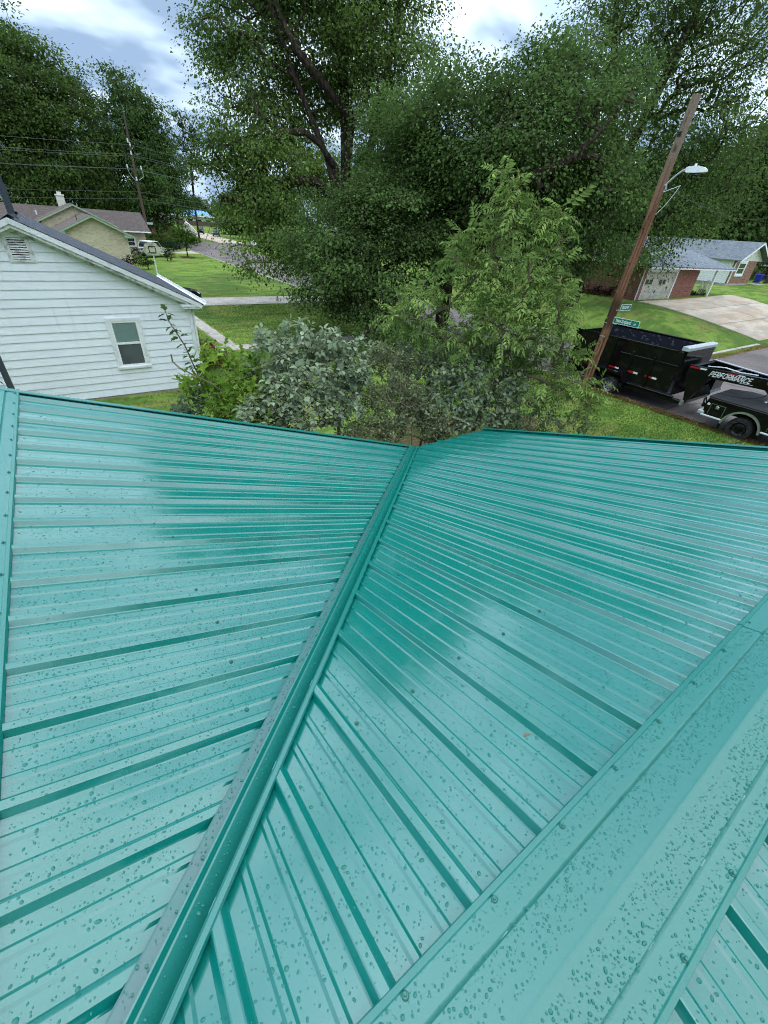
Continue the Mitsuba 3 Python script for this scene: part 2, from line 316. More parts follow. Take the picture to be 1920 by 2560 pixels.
# the sloping drive up to the brick garage
drg = key_for('driveway'); labels[drg] = {'kind': 'structure'}
def sloped(poly, t=.02):
    P = Polygon(poly); x0, y0, x1, y1 = P.bounds
    u = np.linspace(0, 1, 9)[:, None, None]; v = np.linspace(0, 1, 9)[None, :, None]; p = [A(q, float) for q in poly]
    Q = (p[0] * (1 - u) + p[1] * u) * (1 - v) + (p[3] * (1 - u) + p[2] * u) * v
    z = terr(Q[..., 0], Q[..., 1]) + .04 + t
    top = np.dstack([Q, z]); bot = np.dstack([Q, z - .14])
    r = lambda a: np.concatenate([a[0], a[1:, -1], a[-1, -2::-1], a[-2:0:-1, 0]])
    return cat([grid(top), grid(np.stack([r(bot), r(top)], 0)), grid(np.stack([np.concatenate([r(bot)[-1:], r(bot)[:1]]), np.concatenate([r(top)[-1:], r(top)[:1]])], 0))])
ey = [(38.9, 57.5, 19.2), (40.2, 58.6, 16.5), (41.8, 60.0, 13.8), (43.6, 61.5, 11.15)]
for i in range(3):
    (a0, b0, y0_), (a1, b1, y1_) = ey[i], ey[i + 1]
    for k in range(4):
        f = lambda a, b, t: a + (b - a) * t
        g0, g1 = k / 4 + .0022, (k + 1) / 4 - .0022
        part(drg, 'slab', sloped([(f(a1, b1, g0), y1_ + .03), (f(a1, b1, g1), y1_ + .03), (f(a0, b0, g1), y0_ - .03), (f(a0, b0, g0), y0_ - .03)], .012 * rng.random()), m_drive)
part(drg, 'apron', sloped([(43.0, 10.7), (62.3, 10.7), (61.6, 11.1), (43.55, 11.1)], -.12), m_drive)
dr3 = key_for('driveway'); labels[dr3] = {'kind': 'structure'}
part(dr3, 'slab', slab([(12.4, 80.6), (20.5, 82.6), (20.55, 88), (12.4, 86)], -.1, .02), m_drive)
dr4 = key_for('driveway'); labels[dr4] = {'kind': 'structure'}
part(dr4, 'slab', slab([(34.5, 119.2), (41, 119.2), (47, 176), (38, 176)], -.1, .02), m_drive)
# soil under the shrubs by the eaves
th = np.linspace(0, 2 * np.pi, 40, endpoint=False); rr = 1 + .16 * np.sin(3 * th + 1) + .1 * np.sin(7 * th)
struct('soil', prism(np.stack([5.5 + 6.2 * rr * np.cos(th), 8. + 3.1 * rr * np.sin(th)], 1).tolist(), 'z', -.05, .034), m_dirt)
struct('soil', prism(np.stack([4.5 + .7 * rr * np.cos(th), 20. + .9 * rr * np.sin(th)], 1).tolist(), 'z', -.05, .034), m_mulch)

# ---------------------------------------------------------------- the metal-roofed house underfoot
SL = math.atan(1 / 3.); cs, sn = math.cos(SL), math.sin(SL)
zR, yR, zL, xL, VC_ = 3.95, -.133, 3.93, -.79, .717        # ridges (right: along x, wing: along y); valley y = x + VC_
EY, EX, WX = 5.12, 6.2, -8.
house = thing('house', 'low house under a wet green ribbed metal roof in the foreground', 'house')
labels[house + '__roof'] = {'label': 'wet glossy green ribbed metal roofing'}
PR_, PL_ = .302, .2835
RB = A([[-.036, 0], [-.031, .003], [-.016, .027], [-.012, .029], [.012, .029], [.016, .027], [.031, .003], [.036, 0]])
MB_ = A([[-.017, 0], [-.008, .0055], [.008, .0055], [.017, 0]])
def unit_profile(P):
    q = [RB[RB[:, 0] >= 0]]
    for f in (1 / 3, 2 / 3): q.append(A([[f * P - P / 6 + (.02 if f < .5 else -.012) + a, 0] for a in (-.018, 0, .018)])); q.append(MB_ + [f * P, 0])
    q.append(A([[P - P / 6 - .01 + a, 0] for a in (-.018, 0, .018)])); q.append(RB[RB[:, 0] < 0] + [P, 0])
    return np.concatenate(q)
def height(u, P, c0):
    pr = unit_profile(P); return np.interp((u - c0) % P, np.r_[-1e-9, pr[:, 0], P], np.r_[pr[0, 1], pr[:, 1], pr[0, 1]])
def wave(u, v, seed): return (nnoise(np.stack([u * 3.4, v * .9, 0 * v + seed], -1), 3) - .5) * .0026 + (nnoise(np.stack([u * 10.6, v * .32, 0 * v + seed + 7], -1), 5) - .5) * .0024   # oil-canning of the thin sheet
def panel(P, c0, k, nr, umin, umax, vlo, vhi, O, U, V, N, seed):
    """nr ribs wide sheet from rib k, cut to [umin, umax] and, at each u, to [vlo, vhi]."""
    u = np.concatenate([unit_profile(P) + [c0 + (k + i) * P, 0] for i in range(nr)] + [RB[RB[:, 0] >= 0] + [c0 + (k + nr) * P, 0]])
    h = u[:, 1].copy(); u = u[:, 0]; h[-4:] += .0016
    ok = (u > umin) & (u < umax)
    if ok.sum() < 2: return None
    ends = [e for e in (umin, umax) if u[0] < e < u[-1]]
    uu = np.unique(np.r_[u[ok], ends]); hh = np.interp(uu, u, h); u, h = uu, hh
    a, b = np.broadcast_to(vlo(u), u.shape), np.broadcast_to(vhi(u), u.shape); keep = b - a > .02
    u, h, a, b = u[keep], h[keep], a[keep], b[keep]
    if len(u) < 2: return None
    t = np.linspace(0, 1, 14)[None]; v = a[:, None] + (b - a)[:, None] * t
    H = h[:, None] + wave(u[:, None] + 0 * v, v, seed)
    P3 = O + u[:, None, None] * U + v[..., None] * V + H[..., None] * N
    top = grid(P3); bot = grid(P3 - .0015 * N); bot.invert()
    return cat([top, bot, grid(np.stack([P3[:, -1] - .0015 * N, P3[:, -1]], 1)), grid(np.stack([P3[:, 0], P3[:, 0] - .0015 * N], 1))])
val = lambda u: np.abs(u - xL) + xL + VC_                    # y of the valleys at x = u, on the eaves' side
cap = .06
PL = {  # name: rib pitch, first rib, extent along the ridge, top, bottom, frame
 'R': (PR_, .472, (WX, EX), lambda u: cap + 0 * u, lambda u: np.minimum(val(u) - yR - .098, EY - yR) / cs, A([0, yR, zR]), A([1., 0, 0]), A([0, cs, -sn]), A([0, sn, cs])),
 'B': (PR_, .472, (WX, EX), lambda u: cap + 0 * u, lambda u: 5.2 + 0 * u, A([0, yR, zR]), A([1., 0, 0]), A([0, -cs, -sn]), A([0, -sn, cs])),
 'L': (PL_, 1.034, (xL + VC_ + .08, EY), lambda u: cap + 0 * u, lambda u: (u - VC_ - xL - .02) / cs, A([xL, 0, zL]), A([0, 1., 0]), A([cs, 0, -sn]), A([sn, 0, cs])),
 'W': (PL_, 1.034, (xL + VC_ + .08, EY), lambda u: cap + 0 * u, lambda u: (u - VC_ - xL - .02) / cs, A([xL, 0, zL]), A([0, 1., 0]), A([-cs, 0, -sn]), A([-sn, 0, cs]))}
for nm, (P, c0, (ua, ub), vlo, vhi, O, U, V, N) in PL.items():
    k0 = math.floor((ua - c0) / P) // 3 * 3
    for j, k in enumerate(range(k0, int((ub - c0) / P) + 1, 3)):
        m = panel(P, c0, k, 3, ua, ub, vlo, vhi, O, U, V, N, ord(nm))
        if m is not None: part(house + '__roof', 'panel', m, m_roof, 22)
# screws with washers
sc = lathe([(0, .0105), (.0034, .0105), (.0044, .0095), (.0044, .0034), (.0072, .003), (.0076, .001), (.0076, 0)], n=8)
wa = lathe([(0, .0018), (.0092, .0014), (.0096, 0)], n=10)
sc_k = None
def screw(O, U, V, N, u, v, h, parent):
    global sc_k
    m = np.eye(4); m[:3, 0], m[:3, 1], m[:3, 2] = U, V, N; m[:3, 3] = O + u * U + v * V + (h + .0008) * N
    a = key_for(parent + '__screw')
    if sc_k is None: scene[a] = mikit.ply(sc, m_screw, 30); scene[a + '__washer'] = mikit.ply(wa, m_washer); sc_k = a; scene[a]['to_world'] = T(m); scene[a + '__washer']['to_world'] = T(m)
    else: reuse(a, sc_k, to_world=T(m)); reuse(a + '__washer', sc_k + '__washer', to_world=T(m))
for nm in 'RL':
    P, c0, (ua, ub), vlo, vhi, O, U, V, N = PL[nm]
    for k in range(-3, 20):
        for v in ((1.02, 2.1, 3.2, 4.3) if nm == 'L' else (.95, 1.9, 2.9, 3.9, 4.9)):
            u = c0 + k * P + .062
            if ua < u < ub and v < float(vhi(A(u))) - .12 and u > -1.2: screw(O, U, V, N, u + rng.normal(0, .006), v + rng.normal(0, .012), .001, house + '__roof')
# trims: ridge caps, valley flashing, rake trims
def swept(prof, O, D, Eu, L, n=10, wob=.0):
    """A profile [(across, up)] swept along D from O over the length L; Eu = across direction."""
    prof = A(prof, float); s = np.linspace(0, L, n); z = A([0, 0, 1.])
    P = O + s[:, None, None] * D + prof[None, :, :1] * Eu + (prof[None, :, 1:] + wob * (nnoise(np.stack([s[:, None] * 2.3 + 0 * prof[None, :, 0], prof[None, :, 0] * 9 + 0 * s[:, None], 0 * s[:, None] + 0 * prof[None, :, 0]], -1), 5)[..., None] - .5)) * z
    lo = P.copy(); lo[..., 2] -= .002
    return cat([grid(P), grid(lo), grid(np.stack([P[0], lo[0]])), grid(np.stack([P[-1], lo[-1]]))])
def cap_prof(w=.205):
    t = 1 / 3.; f = .108; b = .041
    r = [(0, b + .0015), (.008, b - .008 * t + .0008), (f, b - f * t), (f + .004, b - f * t - .012), (f + .012, b - (f + .012) * t - .005), (w - .022, b - (w - .022) * t - .004), (w - .018, b - (w - .018) * t + .001), (w - .004, b - w * t + .001), (w, b - w * t - .014)]
    return [(-x, z) for x, z in r[::-1]] + r
for a, b in ((-8.02, -4.9), (-4.92, -.3), (-.32, 2.29), (2.27, 6.24)):
    q = part(house, 'ridge_cap', swept(cap_prof(), A([a, yR, zR + (.003 if a in (-4.92, 2.27) else 0)]), A([1., 0, 0]), A([0, 1., 0]), b - a, 60, .0016), m_cap, 18, label='wide green ridge cap along the nearest ridge' if a == -.32 else None)
rcap = house + '__ridge_cap_002'
part(house, 'ridge_cap', swept(cap_prof(), A([xL, yR + .2, zL]), A([0, 1., 0]), A([1., 0, 0]), EY + .05 - yR - .2, 12, .003), m_cap, 18)
for k in range(-6, 20):
    u = .472 + k * PR_ + .035
    if -1.3 < u < EX:
        screw(A([0, yR, zR]), A([1., 0, 0]), A([0, cs, -sn]), A([0, sn, cs]), u, .172, .0345, rcap)
        screw(A([0, yR, zR]), A([1., 0, 0]), A([0, -cs, -sn]), A([0, -sn, cs]), u + .02, .172, .0345, rcap)
for k in range(0, 15):
    u = 1.034 + k * PL_ + .03
    if u < EY: screw(A([xL, 0, zL]), A([0, 1., 0]), A([cs, 0, -sn]), A([sn, 0, cs]), u, .172, .0345, rcap)
# valley flashing (s = across, towards the camera's side)
e = A([1, -1, 0]) / math.sqrt(2); dv = A([1, 1, -2 / 3. * 1]) ; dv = A([1., 1., -1 / 3.]); Lv = np.linalg.norm(dv); dv /= Lv
xv0 = xL + .02; v0 = A([xv0, xv0 + VC_, zR - (xv0 + VC_ - yR) / 3.]); LV = (EY + .03 - v0[1]) / dv[1]
part(house, 'valley_flashing', swept([(-.054, .044), (-.056, .051), (-.050, .053), (-.015, .047)], v0, dv, e, LV, 40, .006), m_film, 18, label='dull edge strip of the valley flashing with film left on it')
part(house, 'valley_flashing', swept([(-.0155, .0475), (-.012, .060), (-.006, .060), (.004, .040), (.010, .039), (.050, -.006), (.056, -.006), (.066, .048), (.072, .053), (.090, .058), (.094, .046)], v0, dv, e, LV, 40, .004), m_cap, 14, label='creased green valley flashing running down between the two slopes')
# the same on the far side of the wing
e2 = A([-1, -1, 0]) / math.sqrt(2); dv2 = A([-1., 1., -1 / 3.]) / Lv; w0 = A([2 * xL - xv0, xv0 + VC_, v0[2]])
part(house, 'valley_flashing', swept([(-.098, .052), (-.094, .06), (-.02, .05), (-.008, .06), (.055, .012), (.108, .056)], w0, dv2, e2, LV, 12), m_cap, 14)
for s_ in (1, -1):
    L_ = (EY - VC_ - xL); part(house, 'rake_trim', swept([(-.055, .040), (-.053, .046), (.004, .046), (.006, .040), (.006, -.09)], A([xL, EY, zL]), A([s_ * cs, 0, -sn]), A([0, 1., 0]), L_ / cs * .985, 8), m_cap, 14)
part(house, 'rake_trim', swept([(-.055, .040), (-.053, .046), (.004, .046), (.006, .040), (.006, -.09)], A([EX, yR, zR]), A([0, cs, -sn]), A([1., 0, 0]), (EY - yR) / cs, 8), m_cap, 14)
part(house, 'rake_trim', swept([(-.055, .040), (-.053, .046), (.004, .046), (.006, .040), (.006, -.09)], A([EX, yR, zR]), A([0, -cs, -sn]), A([1., 0, 0]), 5.2, 8), m_cap, 14)
# deck under the sheets and plain walls
dk = [prism([(yR - 5, zR - 5 / 3. - .02), (yR, zR - .02), (EY - .05, zR - (EY - .05 - yR) / 3. - .02), (EY - .05, zR - (EY - .05 - yR) / 3. - .12), (yR, zR - .14), (yR - 5, zR - 5 / 3. - .12)], 'x', WX + .03, EX - .03)]
hw = EY - VC_ - xL
dk.append(prism([(xL - hw, zL - hw / 3. - .02), (xL, zL - .02), (xL + hw, zL - hw / 3. - .02), (xL + hw, zL - hw / 3. - .12), (xL, zL - .14), (xL - hw, zL - hw / 3. - .12)], 'y', .3, EY - .02))
for i_, m_ in enumerate(dk): part(house + '__roof', 'deck', m_, m_twig)
part(house, 'wall', prism([(-4.7, 0), (4.75, 0), (4.75, 2.1), (yR, 3.7), (-4.7, 2.1)], 'x', WX + .4, EX - .4), m_found)
part(house, 'wall', prism([(xL - 4.6, 0), (xL + 4.6, 0), (xL + 4.6, 2.1), (xL, 3.7), (xL - 4.6, 2.1)], 'y', 4.76, EY - .12), m_found)

# rain drops beading on the sheets (water lies on them: things of nobody's count)
def dome(n=6, rings=((1., 0.), (.74, .26)), top=.36):
    th = np.arange(n) * 2 * np.pi / n; v = [np.stack([r * np.cos(th), r * np.sin(th), 0 * th + z], 1) for r, z in rings]; v = np.concatenate(v + [A([[0, 0, top]])]); f = []
    for i in range(len(rings) - 1):
        for j in range(n): k = (j + 1) % n; f += [(i * n + j, i * n + k, (i + 1) * n + k), (i * n + j, (i + 1) * n + k, (i + 1) * n + j)]
    b = (len(rings) - 1) * n
    f += [(b + j, b + (j + 1) % n, len(v) - 1) for j in range(n)]
    return v, A(f)
dvv, dff = dome()
def drops(O, U, V, N, u, v, h, r):
    k = len(u); B = np.stack([U, V, N], 0); el = 1 + .35 * rng.random((k, 1)); an = rng.random(k) * 6.28
    c, s = np.cos(an)[:, None], np.sin(an)[:, None]; lx, ly = dvv[None, :, 0] * el, dvv[None, :, 1] / el
    X, Y = lx * c - ly * s, lx * s + ly * c
    loc = np.stack([X, Y, dvv[None, :, 2] * (.75 + .3 * rng.random((k, 1)))], -1) * r[:, None, None]
    P = O + (u[:, None] + loc[..., 0])[..., None] * U + (v[:, None] + loc[..., 1])[..., None] * V + (h[:, None] + loc[..., 2] + .0006)[..., None] * N
    ff = dff if np.cross(U, V) @ N > 0 else dff[:, ::-1]
    return P.reshape(-1, 3), (ff[None] + (np.arange(k) * len(dvv))[:, None, None]).reshape(-1, 3)
DP, DF = [], []
from scipy.spatial import cKDTree
def add_drops(O, U, V, N, u, v, h, r):
    q = np.stack([u, v], 1); o_ = np.argsort(-r); q, h, r = q[o_], np.asarray(h)[o_], r[o_]; ok = np.ones(len(r), bool)   # drops that touch have run together
    for i, j in sorted(cKDTree(q).query_pairs(.0165)):
        if ok[i] and ok[j] and np.hypot(*(q[i] - q[j])) < 1.25 * (r[i] + r[j]): ok[max(i, j)] = False
    u, v, h, r = q[ok, 0], q[ok, 1], h[ok], r[ok]
    p, f = drops(O, U, V, N, u, v, h, r); DF.append(f + sum(len(x) for x in DP)); DP.append(p)
def radii(k): return np.clip(np.exp(rng.normal(math.log(.0021), .50, k)), .0011, .0075)
for nm, (ua, ub), n0 in (('R', (-1.2, 6.1), 100000), ('L', (.1, 5.1), 80000), ('B', (-.6, 5.), 16000)):
    P, c0, _, vlo, vhi, O, U, V, N = PL[nm]
    u = rng.uniform(ua, ub, n0); v = rng.uniform(.2, 4.9 if nm != 'B' else 2., n0)
    ok = (v > .23) & (v < np.broadcast_to(vhi(u), u.shape) - .12); u, v = u[ok], v[ok]; h = height(u, P, c0)
    slope = np.abs(height(u + .004, P, c0) - height(u - .004, P, c0)) / .008
    p3 = O + u[:, None] * U + v[:, None] * V; d = np.linalg.norm(p3 - CAM, axis=1); r = radii(len(u)) * (.92 + .06 * d)
    keep = (slope < .25) | (rng.random(len(u)) < .25); keep &= rng.random(len(u)) < np.clip(2.0 - d * .45, .10, 1) * (.75 + .5 * nnoise(np.stack([u * 6, v * 6, 0 * u], -1), 9))
    add_drops(O, U, V, N, u[keep], v[keep], h[keep] + wave(u, v, ord(nm))[keep] + .0002, r[keep])
for V, N in ((A([0, cs, -sn]), A([0, sn, cs])), (A([0, -cs, -sn]), A([0, -sn, cs]))):
    n0 = 9000; u = rng.uniform(-.6, 5.5, n0); v = rng.uniform(.01, .185, n0); keep = (np.abs(v - .118) > .014) & (rng.random(n0) < .9)
    hh = np.where(v < .112, .0400, .0352); add_drops(A([0, yR, zR]), A([1., 0, 0]), V, N, u[keep], v[keep], hh[keep], radii(keep.sum()) * .85)
n0 = 1500; s = rng.uniform(.6, 6.4, n0); a = np.r_[rng.uniform(-.049, -.018, n0 // 2), rng.uniform(.013, .033, n0 - n0 // 2)]
add_drops(v0, dv, e, np.cross(dv, e) * -1 if np.cross(dv, e)[2] < 0 else np.cross(dv, e), s, a, np.where(a < 0, .047 - (a + .012) * .13, np.interp(a, [.010, .050], [.039, -.006])) + .001, radii(n0) * .9)
drop_k = thing('rain_drops', 'clear rain drops beading all over the green metal roof', 'water drops', kind='stuff')
dp = np.concatenate(DP)
scene[drop_k] = mikit.ply((dp, np.concatenate(DF)), m_drop, True)

for x, y in ((1.02, .31), (.2, 1.4), (2.9, .9), (3.6, 2.2)):      # bits of dead leaf lying on the sheets
    z = zR - (y - yR) / 3 + .004; q = rng.normal(0, .006, (6, 3)); single('leaf_scrap', trimesh.convex.convex_hull(A([x, y, z]) + q * [1.6, .9, .2]), m_twig, 'tiny scrap of dead leaf stuck to the wet green roof', 'leaf', group='scraps of dead leaf on the roof')

# ---------------------------------------------------------------- neighbouring buildings
def gable_house(): pass
def window(parent, x0, x1, z0, z1, y, mats=(None, None), fr=.06, sash=True, casing=.09, label=None):
    """A window in a wall that faces -y: casing, frame, upper and lower pane."""
    w = part(parent, 'window', cat([box(x0, x1, y - .05, y + .02, z1 - casing, z1), cbox(x0 - .02, x1 + .02, y - .08, y + .02, z0, z0 + casing, .01), box(x0, x0 + casing, y - .048, y + .02, z0 + casing, z1 - casing), box(x1 - casing, x1, y - .048, y + .02, z0 + casing, z1 - casing)]), m_trim, label=label)
    a, b, c, d = x0 + casing, x1 - casing, z0 + casing, z1 - casing; m = (c + d) / 2 + .02
    part(w, 'frame', cat([box(a, a + fr, y - .036, y, c, d), box(b - fr, b, y - .036, y, c, d), box(a + fr, b - fr, y - .036, y, d - fr, d), box(a + fr, b - fr, y - .036, y, c, c + fr), box(a + fr, b - fr, y - .042, y, m - .03, m + .03)]), m_paint)
    part(w, 'upper_pane', box(a + fr, b - fr, y - .012, y - .004, m + .03, d - fr), mats[0] or m_glass)
    part(w, 'lower_pane', box(a + fr, b - fr, y - .02, y - .012, c + fr, m - .03), mats[1] or m_glass)
    return w
def roof_slope(y_or_x, lo, hi, z_lo, z_hi, a, b, axis, th=.05):
    """A slab from (lo, z_lo) at the eaves to (hi, z_hi) at the ridge, extruded along axis from a to b."""
    return prism([(lo, z_lo), (hi, z_hi), (hi, z_hi - th), (lo, z_lo - th)], axis, a, b)

# white-sided house: gable wall facing us at y = 16.5
wh = thing('white_house', 'white house with lapped siding, a gable louvre and one sash window', 'house')
GY_, PX, PZ, SLP = 16.5, -.61, 5.02, .479
WL, WR, HB = -4.75, 3.42, 24.
def roofline(x): return PZ - .10 - SLP * abs(x - PX)
part(wh, 'wall', prism([(WL, -.1), (WR, -.1), (WR, roofline(WR) - .05), (PX, roofline(PX) - .05), (WL, roofline(WL) - .05)], 'y', GY_ + .03, HB), m_siding)
part(wh, 'foundation', box(WL + .02, WR - .02, GY_ + .005, GY_ + .028, -.12, .06), m_found)
zb = np.arange(.085, 5.0, .2305)
for i in range(len(zb)):
    z0, z1 = zb[i], min(zb[i] + .238, PZ - .12)
    xr = lambda z, s: (min(WR - .0, PX + (PZ - .12 - z) / SLP) if s > 0 else max(WL, PX - (PZ - .12 - z) / SLP))
    x0, x1, t0, t1 = xr(z0, -1), xr(z0, 1), xr(z1, -1), xr(z1, 1)
    if t1 - t0 < .05: t0, t1 = PX - .02, PX + .02
    tk, tt = .030 + rng.normal(0, .001), .004; sag = rng.normal(0, .003, 4)
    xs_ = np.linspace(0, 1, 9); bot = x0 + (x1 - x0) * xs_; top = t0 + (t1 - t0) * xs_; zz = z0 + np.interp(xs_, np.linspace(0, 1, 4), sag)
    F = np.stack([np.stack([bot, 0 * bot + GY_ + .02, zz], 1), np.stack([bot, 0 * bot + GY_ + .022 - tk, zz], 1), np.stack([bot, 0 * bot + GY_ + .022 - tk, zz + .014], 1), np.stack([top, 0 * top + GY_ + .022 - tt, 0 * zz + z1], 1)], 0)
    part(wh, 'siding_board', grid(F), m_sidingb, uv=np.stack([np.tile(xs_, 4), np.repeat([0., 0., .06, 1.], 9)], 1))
for sx, w_ in ((WR + .04, .07), (WL - .04, .07)):
    part(wh, 'corner_board', cat([box(sx - w_, sx + w_ * .55, GY_ - .035, GY_ + .03, .02, roofline(sx) - .1), box(sx - w_ * .9, sx - w_ * .35, GY_ - .045, GY_ - .034, .02, roofline(sx) - .1)]), m_trim)
part(wh, 'downspout', tube([(WR + .19, GY_ + .12, 2.75), (WR + .14, GY_ + .06, 2.55), (WR + .14, GY_ + .06, .3), (WR + .2, GY_ + .0, .12)], .042, 8), m_trim, 40)
# bargeboards, soffit strips, gutter ends, roof
for s in (1, -1):
    d = A([s, 0, -SLP]); L = 4.42
    q = lambda u, z: (PX + s * u, PZ - SLP * u + z)
    part(wh, 'bargeboard', prism([q(-.0, -.012), q(L, -.012), q(L, -.15), q(0, -.15)], 'y', GY_ - .33, GY_ - .305), m_trim)
    part(wh, 'bargeboard', prism([q(.0, -.155), q(L - .1, -.155), q(L - .1, -.235), q(0, -.235)], 'y', GY_ - .285, GY_ + .0), m_trimd)
    part(wh, 'bargeboard', prism([q(.0, -.24), q(L - .25, -.24), q(L - .25, -.33), q(0, -.33)], 'y', GY_ - .05, GY_ - .012), m_trimd)
    rf = part(wh, 'roof', prism([q(-.02 * 0, 0.), q(L + .06, 0.), q(L + .06, -.035), q(0, -.035)], 'y', GY_ - .325, HB + .3), m_shdark)
    for k in range(30):
        u0, u1 = L + .06 - k * .148, L + .06 - k * .148 - .17
        if u1 < 0: u1 = 0
        z0, z1 = .016, .004
        y0 = GY_ - .34
        part(rf, 'shingle_course', prism([q(u0, z0), q(u1, z1), q(u1, z1 - .002), q(u0, .002)], 'y', y0 + rng.normal(0, .004), HB + .31), m_shdark)
    gx0 = PX + s * (L + .09)
    part(wh, 'gutter', prism([(gx0 - s * .02, 2.86), (gx0 + s * .07, 2.88), (gx0 + s * .1, 2.96), (gx0 + s * .085, 2.96), (gx0 + s * .06, 2.89), (gx0 - s * .02, 2.87)][::int(s)], 'y', GY_ - .33, HB + .3), m_trim)
part(wh, 'eave_return', cat([cbox(3.18, 3.86, GY_ - .31, GY_ + .02, 2.80, 2.875, .012), cbox(3.22, 3.80, GY_ - .28, GY_ + .02, 2.735, 2.80, .01)]), m_trim)
for k in range(34):                                            # cap shingles along the ridge
    yk = GY_ - .34 + k * .235
    part(wh, 'ridge_shingle', grid(A([[(PX - .15, yk, PZ - .150 * SLP + .014), (PX, yk, PZ + .034), (PX + .15, yk, PZ - .15 * SLP + .014)], [(PX - .15, yk + .30, PZ - .15 * SLP + .002), (PX, yk + .3, PZ + .020), (PX + .15, yk + .3, PZ - .15 * SLP + .002)]])), m_shdark)
v_ = part(wh, 'gable_louvre', cat([box(-.86, -.80, GY_ - .03, GY_ + .01, 4.0, 4.62), box(-.42, -.36, GY_ - .03, GY_ + .01, 4.0, 4.62), box(-.80, -.42, GY_ - .03, GY_ + .01, 4.56, 4.62), box(-.80, -.42, GY_ - .034, GY_ + .01, 4.0, 4.05), box(-.9, -.32, GY_ - .012, GY_ + .0, 3.97, 4.65)]), m_trimd)
part(v_, 'backing', box(-.80, -.42, GY_ - .0135, GY_ - .0125, 4.05, 4.56), m_dark)
for k in range(9):
    z = 4.065 + k * .056; bend = rng.normal(0, .004, 7); xs_ = np.linspace(-.80, -.42, 7)
    part(v_, 'slat', grid(np.stack([np.stack([xs_, 0 * xs_ + GY_ - .033, z + bend], 1), np.stack([xs_, 0 * xs_ + GY_ - .014, z + .034 + bend * .5], 1)], 0)), m_trimd)
window(wh, .90, 1.87, .93, 2.51, GY_ - .004, (m_blind, m_screen), label='double-hung window with a closed blind above and an insect screen below')
part(wh, 'vent_pipe', cat([tube([(-.52, 17.6, 4.6), (-.52, 17.6, 5.72)], .085, 14), tube([(-.52, 17.6, 5.72), (-.52, 17.6, 6.4)], .065, 14), lathe([(.15, 4.86), (.1, 5.02), (.088, 5.06)], n=14, at=(-.52, 17.6, 0))]), m_pipe, 30)
single('conduit_post', cat([tube([(-1.86, 15., -.1), (-1.86, 15., 2.2)], .075, 12), tube([(-1.86, 15., 2.2), (-1.86, 15.0, 2.26)], .09, 12), tube([(-2.0, 15.1, 1.2), (-2.2, 14.9, 1.7), (-2.6, 15.2, 2.1)], .012, 6)]), m_pipe, 'dark upright pipe with a loose cable at the left edge', 'pipe', 30)
single('service_meter', cat([lathe([(0, -.12), (.12, -.12), (.13, -.1), (.13, 0)], 'y', 16, (3.05, GY_ - .03, .22)), box(2.93, 3.17, GY_ - .06, GY_, .12, .32)]), m_galv, 'small grey round meter low on the white siding near its corner', 'meter', 30)
single('red_leaf_shrub', (lambda P: (P, np.arange(len(P)).reshape(-1, 3)))((rng.normal(0, 1, (2600, 1, 3)) * [.28, .42, .2] + [4.45, 19.5, .38] + rng.normal(0, .04, (2600, 3, 3))).reshape(-1, 3)), m_copper, 'low rusty red shrub by the corner of the white house', 'shrub')

# tan brick house with two gables
th_ = thing('tan_brick_house', 'tan brick house with brown roofs and two sage trimmed gables', 'house')
def gable(parent, y, px, pz, hw, slope, depth, wl, wr, zb=0., mat_w=None, mat_r=None, mat_t=None, over=.5, fascia=.17, zfoot=None):
    f = lambda x: pz - slope * abs(x - px)
    part(parent, 'wall', prism([(wl, zb), (wr, zb), (wr, f(wr) - .08), (px, pz - .08), (wl, f(wl) - .08)], 'y', y, y + depth), mat_w)
    for s in (1, -1):
        q = lambda u, z: (px + s * u, pz - slope * u + z)
        part(parent, 'roof', prism([q(0, .05), q(hw, .05), q(hw, -.03), q(0, -.03)], 'y', y - over, y + depth), mat_r)
        part(parent, 'fascia', prism([q(0, .03), q(hw + .0, .03), q(hw, .03 - fascia), q(0, .03 - fascia)], 'y', y - over - .03, y - over - .002), mat_t)
gable(th_, 60, 4.68, 4.52, 3.65, .47, 12, 2.05, 7.6, -.1, m_tanbrick, m_shbrown, m_sage)
for s in (1, -1):
    xx = 4.68 + s * 3.15; part(th_, 'eave_box', prism([(xx - .5, 2.72), (xx + .5, 2.72), (xx - s * .5, 3.18), ][::1], 'y', 59.52, 60.1), m_sage)
gable(th_, 71, 3.95, 5.36, 4.2, .47, 10, .4, 7.6, -.1, m_tanbrick, m_shbrown, m_sage)
part(th_, 'wall', box(-13, 11.9, 76, 85, -.1, 2.85), m_tanbrick)
part(th_, 'roof', cat([roof_slope('y', 75.2, 80.4, 2.86, 4.98, -13.6, 12.6, 'x', .08), roof_slope('y', 85.6, 80.4, 2.86, 4.98, -13.6, 12.6, 'x', .08)]), m_shbrown)
part(th_, 'gable_end', prism([(76, 2.8), (85, 2.8), (80.4, 4.88)], 'x', 11.6, 11.9), m_tanbrick)
part(th_, 'gutter', box(7.4, 12.6, 75.08, 75.2, 2.74, 2.87), m_trim)
part(th_, 'gutter', prism([(60, 2.83), (70.9, 2.83), (70.9, 2.95), (60, 2.95)], 'x', .9, 1.03), m_trim)
window(th_, 9.45, 10.55, 1.0, 2.15, 75.99, casing=.1)
ch = part(th_, 'chimney', cat([box(3.0, 3.9, 81.6, 82.4, 4.2, 6.15), cbox(2.93, 3.97, 81.53, 82.47, 6.15, 6.32, .03), box(3.2, 3.7, 81.8, 82.2, 6.32, 6.62)]), m_cream)
part(th_, 'roof_vent', tube([(2.62, 77.5, 3.7), (2.62, 77.5, 4.62)], .09, 10), m_trim, 30)
part(th_, 'roof_vent', tube([(.25, 78, 3.8), (.25, 78, 4.45)], .07, 10), m_trim, 30)
